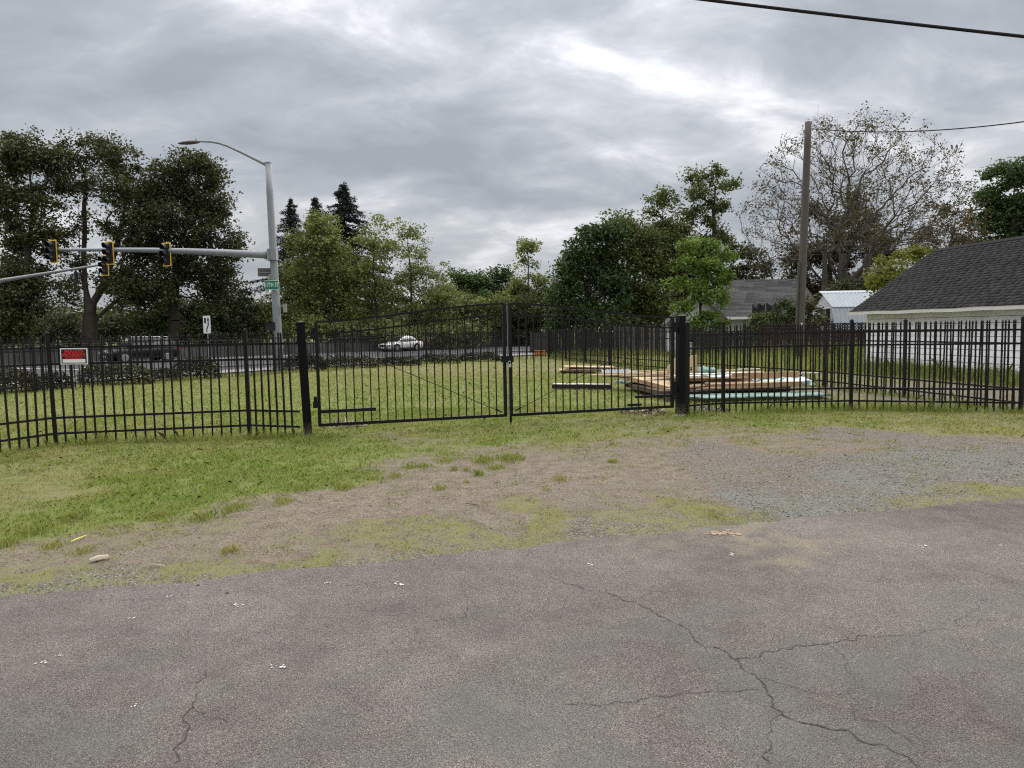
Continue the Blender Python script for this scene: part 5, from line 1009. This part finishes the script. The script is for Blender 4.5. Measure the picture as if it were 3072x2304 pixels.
# right of the middle: dense mass behind the board fence
tree('maple_tree', 'dense dark green maple left of the dark tree group', 56, [(1770, 1030), (1765, 850), (1770, 720)], [(1770,705,35,35),(1830,690,40,45),(1735,760,40,45),(1800,760,60,55),(1700,810,40,45),(1760,840,65,55),(1690,880,45,50),(1840,850,60,60),(1740,930,70,50),(1690,960,50,50),(1810,960,80,40)], DKGREEN, .28, 1.25, .5, 42, r_max=.4, group=GRR)
tree('olive_tree', 'olive brown leafy tree in the middle of the dark group', 58, [(1910, 1030), (1905, 850), (1900, 700)], [(1870,680,50,40),(1930,720,55,50),(1880,770,70,60),(1960,790,60,60),(1850,850,70,60),(1940,880,80,60),(1880,950,90,50),(1990,950,60,50)], OLIVE2, .26, 1.2, .5, 40, r_max=.35, group=GRR)
tree('birch_tree', 'light airy tree with thin upright shoots in the dark group', 60, [(2000, 1030), (1998, 850), (1990, 620)], [(1985,580,22,30,.6),(2005,610,24,30,.6),(1960,630,32,35,.6),(2010,680,50,50,.7),(1970,720,50,50),(2040,760,50,60),(1990,810,70,60),(2060,850,50,60)], ((.06,.085,.025),(.13,.155,.045),None), .24, 1.3, .45, 36, r_max=.25, group=GRR)
tree('locust_tree', 'tall layered tree rising above the young maple', 61, [(2110, 1030), (2118, 850), (2140, 700), (2150, 560)], [(2100,530,35,28),(2140,520,32,30),(2175,560,40,28),(2100,590,45,28),(2165,615,40,26),(2080,640,50,30),(2140,665,35,28,.7),(2170,710,50,26),(2100,720,45,30,.7),(2190,760,40,30),(2090,790,60,50)], ((.052,.080,.024),(.115,.148,.042),((.12,.09,.035),.10)), .24, 1.25, .38, 34, r_max=.28, group=GRR)
tree('young_maple', 'bright green young maple in front of the low house', 41, [(2105, 1040), (2105, 930), (2100, 760)], [(2060,725,32,26),(2130,740,40,34),(2175,760,26,30,.8),(2050,790,36,32),(2110,800,48,38),(2165,825,40,32),(2030,850,34,24),(2090,870,50,36),(2150,890,44,32),(2060,920,40,28),(2120,950,48,30),(2085,985,36,26),(2150,975,28,22)], BRIGHT, .19, 2.6, .27, 30, r_max=.10, r_tip=.009, depth=.9, bark='bark')
tree('dark_shrub', 'dark drooping shrub between the young maple and the bare tree', 63, [(2255, 1000), (2255, 850)], [(2245,770,45,40,.7),(2285,800,40,40,.7),(2220,830,45,40),(2270,860,50,40)], ((.03,.04,.015),(.065,.075,.03),None), .25, 1.0, .4, 34, r_max=.2, group=GRR)
tree('cypress_tree', 'dark brownish evergreen behind the bare tree', 66, [(2500, 1000), (2490, 800), (2560, 620)], [(2440,640,40,40,.7),(2585,600,45,45,.8),(2590,680,60,55),(2500,680,55,50,.7),(2420,760,60,60),(2520,770,70,60),(2620,760,60,60),(2380,850,50,55),(2450,870,70,50),(2560,860,80,50),(2660,850,50,45)], ((.022,.024,.012),(.055,.052,.024),((.085,.045,.02),.12)), .27, 1.0, .48, 36, r_max=.4, group=GRR)
tree('rusty_tree', 'thin rusty brown tree right of the bare tree', 62, [(2850, 960), (2850, 800), (2860, 660)], [(2830,640,50,45,.6),(2900,660,50,40,.8),(2780,700,55,50,.6),(2860,720,60,45,.8),(2930,720,50,40,.8),(2800,770,60,40,.7),(2880,790,60,35)], ((.05,.032,.018),(.10,.062,.03),((.05,.05,.02),.35)), .24, .9, .42, 30, r_max=.28, group=GRR)
tree('oak_tree', 'dense dark green tree at the right edge', 58, [(3040, 960), (3040, 780), (3030, 560)], [(2985,520,34,30),(3045,530,45,42),(3090,520,45,50),(2975,590,50,45),(3040,620,60,55),(3100,640,60,70),(2990,670,50,45),(3060,710,70,55)], DKGREEN, .27, 1.3, .48, 42, r_max=.45, group=GRR)
tree('yellow_shrub', 'yellow green shrub rising behind the garage roof', 36, [(2700, 1040), (2700, 850)], [(2690,775,42,26),(2740,765,36,20),(2650,810,40,26),(2700,830,50,30),(2640,860,30,24),(2720,880,50,40)], ((.12,.145,.02),(.22,.235,.045),None), .17, 2.2, .26, 34, r_max=.1, cat='shrub')
tree('garden_shrub', 'rounded dark green shrub left of the utility pole', 41, [(2370, 1040), (2370, 960)], [(2370,920,44,30),(2330,955,40,24),(2400,950,40,30),(2360,985,60,22)], ((.03,.055,.016),(.075,.11,.032),((.11,.10,.04),.1)), .16, 2.2, .26, 36, r_max=.09, cat='shrub', group='garden shrubs by the house')
tree('garden_shrub', 'rounded shrub right of the utility pole by the shed', 40.5, [(2440, 1040), (2440, 960)], [(2435,910,36,32),(2450,955,36,30),(2420,985,40,20)], ((.035,.045,.016),(.08,.085,.03),((.11,.09,.04),.15)), .16, 2.0, .26, 34, r_max=.09, cat='shrub', group='garden shrubs by the house')
tree('garden_shrub', 'low pale green shrub under the trampoline net', 42.5, [(2275, 1040), (2275, 980)], [(2275,958,30,18),(2300,975,36,18),(2240,985,36,16)], ((.05,.075,.02),(.11,.14,.045),None), .15, 2.2, .22, 32, r_max=.07, cat='shrub', group='garden shrubs by the house')
tree('garden_shrub', 'dark shrub filling the gap behind the metal shed', 52, [(2560, 1000), (2560, 920)], [(2520,860,60,26),(2600,850,60,30),(2560,900,90,40)], ((.03,.036,.018),(.08,.085,.04),((.16,.15,.10),.06)), .2, 1.4, .3, 32, r_max=.1, cat='shrub', group='garden shrubs by the house')

# conifers
def conifer(label, px, top, Y, half, dens):
    T = PY(px, top, Y); Bz = Vector((T.x, Y, 0)); t = thing('conifer', label, 'tree', Bz, 0, 'dark conifers behind the pale trees'); t['kind'] = 'thing'; H = T.z; k = Y / FPX; R = half * k * 1.9
    segs = [(np.array([0, 0, z0]), np.array([0, 0, z1]), .02 + .22 * (1 - z0 / H), .02 + .22 * (1 - z1 / H)) for z0, z1 in zip(np.linspace(0, H, 15)[:-1], np.linspace(0, H, 15)[1:])]; P = []; D = []
    z = H * .18
    while z < H - .2:
        u = 1 - z / H; n = rng.integers(5, 8); r = R * min(1, (u * 1.75) ** .9) * rng.uniform(.8, 1.15) + .12
        for j in range(n):
            a = rng.random() * 6.283; rr = r * rng.uniform(.5, 1.25); end = np.array([math.cos(a) * rr, math.sin(a) * rr, z - rr * .22 + (.10 if u < .15 else 0)]); st = np.array([0, 0, z]); segs.append((st, end, .03, .008)); q = int(10 + 46 * rr * dens)
            s = rng.random(q) ** .75; p = st + (end - st) * s[:, None]; side = np.array([-math.sin(a), math.cos(a), 0]); p = p + side * (rng.normal(0, 1, q) * .20 * (1.05 - s * .6) * min(1, rr))[:, None] + np.array([0, 0, -1]) * (np.abs(rng.normal(0, .13, q)))[:, None]; P.append(p)
        z += (.30 + .18 * u) * rng.uniform(.8, 1.2)
    P.append(np.stack([rng.normal(0, .06, 30), rng.normal(0, .06, 30), H - rng.random(30) * 1.2], 1))
    obj('trunk', tubes('trunk', segs, M['bark'], 5), t); P = np.concatenate(P)
    obj('crown', leaf_mesh('crown', P, .26, ((.008, .014, .010), (.022, .033, .020), None), M['needle'], .35, 3.0), t)
conifer('slim dark conifer just right of the signal pole', 872, 592, 86, 62, 1.0); conifer('small dark conifer tip behind the pale tree', 944, 590, 90, 60, 1.0); conifer('tallest dark conifer in the middle', 1030, 543, 84, 80, 1.3)

# the big bare spreading tree
def bare_tree():
    Y = 56; base = PY(2530, 1000, Y); base.z = 0; B = np.array(base); t = thing('bare_tree', 'large spreading tree with few leaves behind the utility pole', 'tree', base); t['kind'] = 'thing'; k = Y / FPX
    trunk = [B] + [np.array(PY(2535, y, Y)) for y in (960, 900, 860)]
    stems = [[(2535,860),(2490,800),(2480,700),(2460,600)],[(2535,860),(2530,760),(2545,640),(2560,540)],[(2535,860),(2590,800),(2640,700),(2690,610)],[(2535,860),(2450,830),(2390,760),(2340,690)],[(2535,860),(2640,800),(2730,730),(2820,660)]]
    pts = []
    c = np.array(PY(2575, 760, Y)); Rx, Rz = 365 * k, 420 * k
    while len(pts) < 1500:
        d = rng.normal(size=3); d[2] = abs(d[2]); d /= np.linalg.norm(d); r = rng.random() ** .38; p = c + d * r * np.array([Rx, Rx * .75, Rz])
        lump = .82 + .36 * vnoise(np.array([math.atan2(d[0], d[2]) * 4 + 20]), np.array([d[1] * 3 + 9]))[0]
        if r < lump and p[2] > 3.5: pts.append(p)
    low = ell_points(np.array(PY(2300, 800, Y)), np.array([70 * k, 2, 70 * k]), 60); low2 = ell_points(np.array(PY(2840, 780, Y)), np.array([90 * k, 2, 60 * k]), 70); pts = np.concatenate([np.array(pts), low, low2])
    stem_nodes = []
    for s in stems:
        dy = rng.normal(0, 1.6)
        for i, (a, b) in enumerate(s[1:]): stem_nodes.append(np.array(PY(a, b, Y)) + np.array([0, dy * (i + 1) / 3, 0]))
    N, par, tips = balance_tree(trunk, np.concatenate([np.array(stem_nodes), pts]), .62, .025)
    segs = skeleton_segs(N, par, .013, .5, 2.2); obj('trunk', tubes('trunk', [(a - B, b - B, r0, r1) for a, b, r0, r1 in segs], M['bark_grey'], 5), t)
    for j, (px, rr) in enumerate(((2470, .30), (2517, .22), (2600, .34))):
        top = np.array(PY(px + 6, 760, Y - 1)); bot = np.array(PY(px, 1000, Y - 1)); bot[2] = 0; q = [bot + (top - bot) * i / 6 + rng.normal(0, .05, 3) for i in range(7)]; obj('trunk', tubes('trunk', [(a - B, b - B, rr * (1 - .4 * i / 6), rr * (1 - .4 * (i + 1) / 6)) for i, (a, b) in enumerate(zip(q, q[1:]))], M['bark_grey'], 8), t)
    kids = np.zeros(len(N), int); np.add.at(kids, par[1:], 1); tip = N[kids == 0]; far = (tip[:, 2] > 4)
    tip = tip[far]; nl = rng.poisson(22, len(tip)); P = np.repeat(tip, nl, 0) + rng.normal(size=(nl.sum(), 3)) * .23
    obj('crown', leaf_mesh('crown', P - B, .17, ((.042, .040, .020), (.095, .080, .040), ((.13, .07, .03), .15)), M['leaf'], .1, 1.9), t)
    # short side twigs
    sg = []
    for i in range(1, len(N)):
        for _ in range(1):
            a = N[par[i]] + (N[i] - N[par[i]]) * rng.random(); d = (N[i] - N[par[i]]); d = d / (np.linalg.norm(d) + 1e-6) + rng.normal(0, .6, 3) + np.array([0, 0, .25]); sg.append((a - B, a + d * rng.uniform(.25, .65) - B, .012, .008))
    obj('twigs', tubes('twigs', sg, M['bark_grey'], 3), t)['kind'] = 'stuff'
bare_tree()

# far wood that closes the horizon
def treeline():
    P = []; n = 60000; X = rng.uniform(-260, 260, n); Yb = 125 + 60 * rng.random(n) + np.abs(X) * .12; h = 5.0 + 5 * fbm(X * .05, X * 0 + 2, 4); Z = h * rng.random(n) ** .6 + rng.normal(0, .5, n); P = np.stack([X, Yb, np.maximum(Z, .2)], 1)
    stuff(obj('treeline', leaf_mesh('treeline', P, .95, ((.03, .042, .02), (.075, .085, .04), None), M['leaf'], .1, 1.4)))
treeline()

# hedges outside the far fence
def hedge(label, px0, px1, ytop, ybase, cols, wide=.9, flower=0.0, seed=0):
    a, b = G(px0, ybase), G(px1, ybase); c = (a + b) / 2; h = PY((px0 + px1) / 2, ytop, c.y).z; t = thing('hedge', label, 'hedge', c, 0, 'clipped hedges along the street'); t['kind'] = 'thing'
    L = (b - a).length; d = (b - a).normalized(); n = int((L + .6) * h * 1500); u = rng.uniform(-.5, .5, n); th = rng.uniform(0, math.pi, n); rr = rng.random(n) ** .22
    f = (1 - np.abs(u * 2) ** 5) ** .5 * (.86 + .28 * fbm(u * L * 1.6 + seed * 7, th * 1.2, 3))
    X = u * L; Yp = np.cos(th) * wide / 2 * rr * f; Z = (np.sin(th) ** .55) * h * rr * f
    dd = np.array(d); nn = np.array([-dd[1], dd[0], 0]); P = dd * X[:, None] + nn * Yp[:, None] + np.array([0, 0, 1]) * Z[:, None]
    obj('foliage', leaf_mesh('foliage', P, .085, cols, M['gloss_leaf'], -.1, 1.9), t)
    sg = [(np.array([*(dd * x)[:2], 0]), np.array([*(dd * x)[:2], h * .7]) + rng.normal(0, .12, 3), .02, .008) for x in np.linspace(-L * .42, L * .42, max(3, int(L * 3)))]; obj('stems', tubes('stems', sg, M['bark'], 4), t)
HC = ((.016, .024, .008), (.070, .078, .030), ((.40, .36, .26), .10)); HC2 = ((.014, .022, .008), (.06, .065, .028), ((.30, .29, .24), .07)); HD = ((.008, .013, .006), (.03, .038, .015), ((.2, .2, .18), .03))
hedge('dark clipped hedge with orange leaves at the left edge', -60, 104, 1105, 1176, ((.014,.022,.008),(.055,.06,.025),((.34,.14,.04),.05)), 1.1)
hedge('short clipped hedge below the property sign', 122, 204, 1120, 1166, HD, 1.0, seed=1)
hedge('longest clipped hedge with pale leaves in front of the car', 246, 455, 1090, 1152, HC, 1.1, seed=2)
hedge('low dip of hedge behind the car wheels', 450, 540, 1107, 1142, HC2, .9, seed=3)
hedge('dark rounded hedge right of the black car', 528, 652, 1073, 1136, HC2, 1.1, seed=4)
hedge('dark hedge right of the signal pole foot', 858, 975, 1062, 1112, HD, 1.0, seed=5)
hedge('hedge with pale leaves in front of the white car', 970, 1130, 1068, 1103, HC, .9, seed=6)
hedge('hedge below the white car', 1125, 1260, 1070, 1097, HD, .9, seed=7)
hedge('hedge with pale leaves right of the white car', 1255, 1380, 1062, 1090, HC2, .9, seed=8)
hedge('darkest hedge next to the gate middle', 1375, 1500, 1058, 1084, HD, .9, seed=9)

# ================================================================ GRASS, WEEDS, STONES
def blades(name, x, y, h, w, dry, lean=.5, z=None):
    n = len(x); a = rng.random(n) * 6.283; ln = rng.random(n) * lean; b = rng.random(n) * 6.283; z = np.zeros(n) if z is None else z
    dx, dy = np.cos(a) * w / 2, np.sin(a) * w / 2; mx, my = np.cos(b) * ln * h * .35, np.sin(b) * ln * h * .35; tx, ty = np.cos(b) * ln * h, np.sin(b) * ln * h
    V = np.stack([np.stack([x - dx, y - dy, z - .004], 1), np.stack([x + dx, y + dy, z - .004], 1), np.stack([x + mx + dx * .7, y + my + dy * .7, z + h * .55], 1), np.stack([x + tx, y + ty, z + h * np.maximum(.3, 1 - ln * .42)], 1), np.stack([x + mx - dx * .7, y + my - dy * .7, z + h * .55], 1)], 1).reshape(-1, 3)
    F = np.arange(n * 5).reshape(n, 5); d = dry[:, None]; c = np.array([[.176, .268, .044]]) * (1 - d) + np.array([[.375, .335, .155]]) * d; c = c * rng.uniform(.6, 1.45, (n, 1)); k = rng.random(n) < .12; c[k] = np.array([.30, .26, .15]) * rng.uniform(.6, 1.2, (k.sum(), 1))
    return np_mesh(name, V, F, M['blade'], {'lc': np.concatenate([c, np.ones((n, 1))], 1).repeat(5, 0)})
def ground_z(X, Y):
    near = np.clip(1 - (np.hypot(X, Y - 8) - 14) / 8, 0, 1); Z = near * ((fbm(X * 1.1, Y * 1.1, 3) - .5) * .035 + (fbm(X * 6, Y * 6, 3) - .5) * .022)
    d = Y - edge_y(X); return np.where(d < .25, Z * np.clip(d / .25, 0, 1) - .012 * np.clip(1 - d / .25, 0, 1), Z)
def in_poly(x, y, poly):
    c = np.zeros(len(x), bool)
    for (x0, y0), (x1, y1) in zip(poly, poly[1:] + poly[:1]):
        with np.errstate(divide='ignore', invalid='ignore'): c ^= ((y0 > y) != (y1 > y)) & (x < (x1 - x0) * (y - y0) / (y1 - y0) + x0)
    return c
def grass():
    XS, YS, HS, WS, DS = [], [], [], [], []
    def scatter(n, f, hh, ww, clumpy=.5):
        x, y = f(n); cv = cover(x, y); nz = fbm(x * 3.2, y * 3.2, 4); nf = fbm(x * 11 + 40, y * 11, 3)
        keep = (y > edge_y(x) + .03 - .10 * rng.random(len(x)) ** 3) & (rng.random(len(x)) < np.clip((cv[:, 0] + (nz - .5) * 1.3 + (nf - .5) * 1.3 - .25) * 1.4, 0, 1)); x, y, cv, nz = x[keep], y[keep], cv[keep], nz[keep]
        XS.append(x); YS.append(y); HS.append(hh(y) * rng.lognormal(0, .32, len(x)) * (.5 + .7 * cv[:, 0]) * np.where(y < 9, np.clip(1.35 - cv[:, 1], .38, 1), 1) * (.7 + .6 * nz)); WS.append(ww(y) * rng.uniform(.7, 1.4, len(x))); DS.append(np.clip(cv[:, 1] * .75 + (fbm(x * 1.7 + 9, y * 1.7, 3) - .5) * 1.1 + rng.normal(0, .15, len(x)), 0, 1))
    def wedge(y0, y1):                       # evenly over the ground between two depths, a little wider than the view
        def f(n):
            y = np.sqrt(rng.uniform(y0 ** 2, y1 ** 2, n)); return rng.uniform(-.86, .86, n) * y, y
        return f
    scatter(190000, wedge(4.6, 9), lambda y: .030 + 0 * y, lambda y: .0045 + 0 * y)
    scatter(230000, wedge(9, 16), lambda y: .036 + 0 * y, lambda y: .0075 + 0 * y)
    scatter(150000, wedge(16, 30), lambda y: .045 + 0 * y, lambda y: .014 + 0 * y)
    scatter(60000, wedge(30, 48), lambda y: .055 + 0 * y, lambda y: .028 + 0 * y)
    x = np.concatenate(XS); y = np.concatenate(YS); h = np.concatenate(HS); w = np.concatenate(WS); d = np.concatenate(DS); ac = x * NV.x + y * NV.y; k = (ac < 29.6) | (y < 20); x, y, h, w, d = x[k], y[k], h[k], w[k], d[k]
    stuff(obj('grass', blades('grass', x, y, h, w, d, 1.25, ground_z(x, y))))
grass()
def weeds():
    XS, YS, HS, WS, DS = [], [], [], [], []
    def add(x, y, h, w, d): XS.append(x); YS.append(y); HS.append(h); WS.append(w); DS.append(d)
    def tuft(px, py, rpx, n, h, d=.15):
        c = G(px, py); r = rpx / FPX * c.y; x = c.x + rng.normal(0, r * .5, n); y = c.y + rng.normal(0, r * .8, n); add(x, y, h * .75 * rng.lognormal(0, .35, n), np.full(n, .0055), np.clip(rng.normal(d + .25, .25, n), 0, 1))
    for a in ((1450,1385,34,500,.07),(1530,1378,40,650,.085),(1490,1405,26,300,.05),(1365,1412,12,120,.05),(1437,1425,16,200,.075),(1270,1400,22,180,.05),(1330,1385,30,260,.05),(1400,1412,12,90,.05),(1838,1386,16,180,.06),(1680,1440,26,220,.05,.5),(1320,1466,22,160,.05,.4),(2000,1292,22,300,.06),(1730,1312,14,120,.05,.4),(1840,1335,10,80,.04,.5),(1400,1448,12,80,.04,.5),(2060,1283,16,140,.05),(1230,1405,24,200,.05),(1185,1430,20,160,.05,.4),(1030,1465,30,300,.06),(900,1465,36,350,.06),(700,1530,36,300,.06),(610,1555,40,350,.06),(850,1510,30,220,.05,.3),(470,1550,40,350,.06),(230,1550,40,300,.07),(100,1600,40,300,.07),(20,1640,30,250,.07),(250,1655,30,160,.05,.5),(690,1655,30,160,.05,.6),(160,1640,30,200,.05,.5),(705,1378,18,130,.11,.05),(80,1375,30,300,.06,.5),(1150,1270,14,160,.09,.05),(1640,1470,20,70,.03,.6),(2140,1545,40,200,.03,.6),(3055,1240,30,300,.12)): tuft(*a)
    def line(a, b, n, spread, h, w, d, hs=.4):
        u = rng.random(n); a = np.array(a); b = np.array(b); p = a + (b - a) * u[:, None]; clump = fbm(p[:, 0] * 2.3, p[:, 1] * 2.3 + 5, 3); k = rng.random(n) < np.clip((clump - .33) * 3.5, 0.05, 1); p = p[k]; add(p[:, 0] + rng.normal(0, spread, len(p)), p[:, 1] + rng.normal(0, spread, len(p)), h * rng.lognormal(0, hs, len(p)) * (.6 + clump[k]), np.full(len(p), w), np.clip(rng.normal(d, .22, len(p)), 0, 1))
    line(LP[:2], GL[:2], 3500, .10, .09, .006, .3); line((-8.6, 9.2), LP[:2], 900, .08, .08, .006, .5); line(RP1[:2], RP3[:2], 3200, .14, .10, .007, .2); line(RP3[:2], CO[:2], 3200, .16, .11, .007, .2); line(CO[:2], (8.76, 19.6), 2400, .18, .12, .009, .3); line((8.76, 19.6), (2.3, 42.6), 5000, .2, .16, .016, .4)
    line(back[1][:2], back[4][:2], 4500, .2, .12, .018, .45); tuft(925, 1325, 60, 1100, .10, .1); tuft(980, 1318, 40, 600, .07, .2); tuft(2045, 1245, 60, 700, .08, .15); tuft(700, 1322, 50, 400, .08, .4)
    # tall unmown grass by the garage, along the board fences and under the utility pole
    ga, gb = np.array([15.1, 18.0]), np.array([13.4, 27.0]); line(ga - [.35, 0], gb - [.35, 0], 12000, .28, .36, .010, .3, .3); line(ga - [.9, 0], gb - [.9, 0], 5000, .4, .26, .011, .3, .4)
    f1, f2 = np.array(G(2090, 1080)[:2]), np.array(G(2600, 1080)[:2]); line(f1, f2, 9000, .5, .42, .020, .3, .4); line(f1 - [0, 2.5], f2 - [0, 2.5], 9000, 1.0, .28, .020, .35, .4); line((7.6, 30), (13.2, 28), 7000, 1.6, .22, .018, .4, .4); line((3, 47.5), (10.5, 44.8), 6000, .7, .25, .022, .4, .4)
    x, y, h, w, d = map(np.concatenate, (XS, YS, HS, WS, DS)); k = y > edge_y(x) + .03; stuff(obj('weeds', blades('weeds', x[k], y[k], h[k], w[k], d[k], .75, ground_z(x[k], y[k]))))
weeds()
def scatter_stones(name, x, y, s, c0, c1, flat=.55):
    n = len(x); z = ground_z(x, y); base = np.array([[1, 0, 0], [0, 1, 0], [-1, 0, 0], [0, -1, 0], [0, 0, 1], [0, 0, -1]], float)
    V = base[None] * rng.uniform(.6, 1.25, (n, 6, 1)) * np.stack([s, s * rng.uniform(.6, 1, n), s * flat * rng.uniform(.6, 1.2, n)], 1)[:, None]; a = rng.random(n) * 6.283; ca, sa = np.cos(a)[:, None], np.sin(a)[:, None]
    V = np.stack([V[..., 0] * ca - V[..., 1] * sa, V[..., 0] * sa + V[..., 1] * ca, V[..., 2]], -1) + np.stack([x, y, z + s * .15], 1)[:, None]; F0 = np.array([[0, 1, 4], [1, 2, 4], [2, 3, 4], [3, 0, 4], [1, 0, 5], [2, 1, 5], [3, 2, 5], [0, 3, 5]])
    F = (np.arange(n)[:, None, None] * 6 + F0[None]).reshape(-1, 3); f = rng.random((n, 1)) ** 1.3; c = np.array(c0) * (1 - f) + np.array(c1) * f; return np_mesh(name, V.reshape(-1, 3), F, M['stone'], {'lc': np.concatenate([c, np.ones((n, 1))], 1).repeat(6, 0)})
def gravel():
    n = 200000; y = np.sqrt(rng.uniform(4.3 ** 2, 14 ** 2, n)); x = rng.uniform(-.85, .85, n) * y; cv = cover(x, y); d = y - edge_y(x); nz = fbm(x * 2.1 + 3, y * 2.1, 3)
    k = (d > -.16 * rng.random(n) ** 2) & (rng.random(n) < np.clip(cv[:, 2] * .6 + (nz - .5) * 1.2 - .18, .05, 1) * np.clip(1.0 - cv[:, 0] * 1.5, 0, 1)); x, y = x[k], y[k]
    s = np.minimum(rng.lognormal(math.log(.0072), .45, len(x)), .013); stuff(obj('gravel', scatter_stones('gravel', x, y, s, (.06, .052, .045), (.38, .345, .30))))
    n = 900; y = rng.uniform(1.6, 6.6, n); x = rng.uniform(-.85, .85, n) * y; k = y < edge_y(x) - .02; x, y = x[k], y[k]; 
    me = scatter_stones('loose_gravel', x, y, rng.lognormal(math.log(.0045), .45, len(x)), (.05, .045, .04), (.42, .40, .37)); me.transform(Matrix.Translation((0, 0, .012))); stuff(obj('loose_gravel', me))
gravel()
def chips(name, c, rx, ry, h, n, c0, c1):
    r = np.sqrt(rng.random(n)); a = rng.random(n) * 6.283; x = c.x + np.cos(a) * r * rx; y = c.y + np.sin(a) * r * ry; z = h * (1 - r ** 2) * rng.random(n) + .005 + ground_z(x, y); P = np.stack([x, y, z], 1); me = leaf_mesh(name, P, .055, (c0, c1, ((.5, .46, .38), .15)), M['stone'], .0, 2.4, .45); o = stuff(obj(name, me)); return o
chips('wood_chip_debris', G(1935, 1238), .55, .55, .07, 900, (.09, .065, .045), (.34, .27, .20)); chips('wood_chip_debris', G(2110, 1232), .55, .5, .05, 700, (.08, .065, .05), (.30, .27, .23)); chips('straw_debris', G(1045, 1279), .42, .35, .04, 600, (.18, .13, .09), (.46, .40, .32))

# small litter on the verge
def litter(name, label, px0, py0, px1, py1, w, h, mat, cat, lift=.01):
    a, b = G(px0, py0), G(px1, py1); d = b - a; L = d.length; m = MB(); rings = []; n = 7
    for i in range(n):
        u = i / (n - 1); k = .45 + .55 * math.sin(math.pi * min(.92, max(.08, u))); wob = .12 * L * math.sin(u * 5 + px0) * .15; rings.append([(-L / 2 + L * u, -w * k / 2 + wob, 0), (-L / 2 + L * u, w * k / 2 + wob, 0), (-L / 2 + L * u, w * k * .35 + wob, h * k), (-L / 2 + L * u, -w * k * .35 + wob, h * k)])
    o = m.loft(rings).build(name, M[mat]); c = (a + b) / 2; gz = float(ground_z(np.array([c.x]), np.array([c.y]))[0]); o.location = (c.x, c.y, gz + lift); o.rotation_euler = (0, 0, math.atan2(d.y, d.x)); return tag(o, label, cat)
litter('wood_scrap', 'pale weathered scrap of wood on the verge near the asphalt', 268, 1690, 326, 1676, .055, .022, 'pale_wood', 'wood scrap', .02)
litter('stick', 'thin pale stick on the gravel verge', 446, 1702, 496, 1706, .012, .008, 'pale_wood', 'stick', .02)
litter('plastic_strip', 'bright yellow plastic strip lying in the verge grass', 214, 1630, 258, 1611, .014, .004, 'yellow_strip', 'plastic strip', .02)
litter('stick', 'dark twig lying on the bare dirt', 1398, 1514, 1434, 1518, .012, .008, 'plank_dark', 'stick'); litter('stick', 'short dark twig higher up on the dirt', 1480, 1454, 1502, 1449, .010, .008, 'plank_dark', 'stick'); litter('stone', 'dark stone on the asphalt near the verge', 588, 1762, 601, 1760, .03, .02, 'plank_dark', 'stone', .012)
litter('stone', 'small dark stone on the asphalt below the verge', 676, 1785, 688, 1783, .025, .018, 'plank_dark', 'stone', .012)
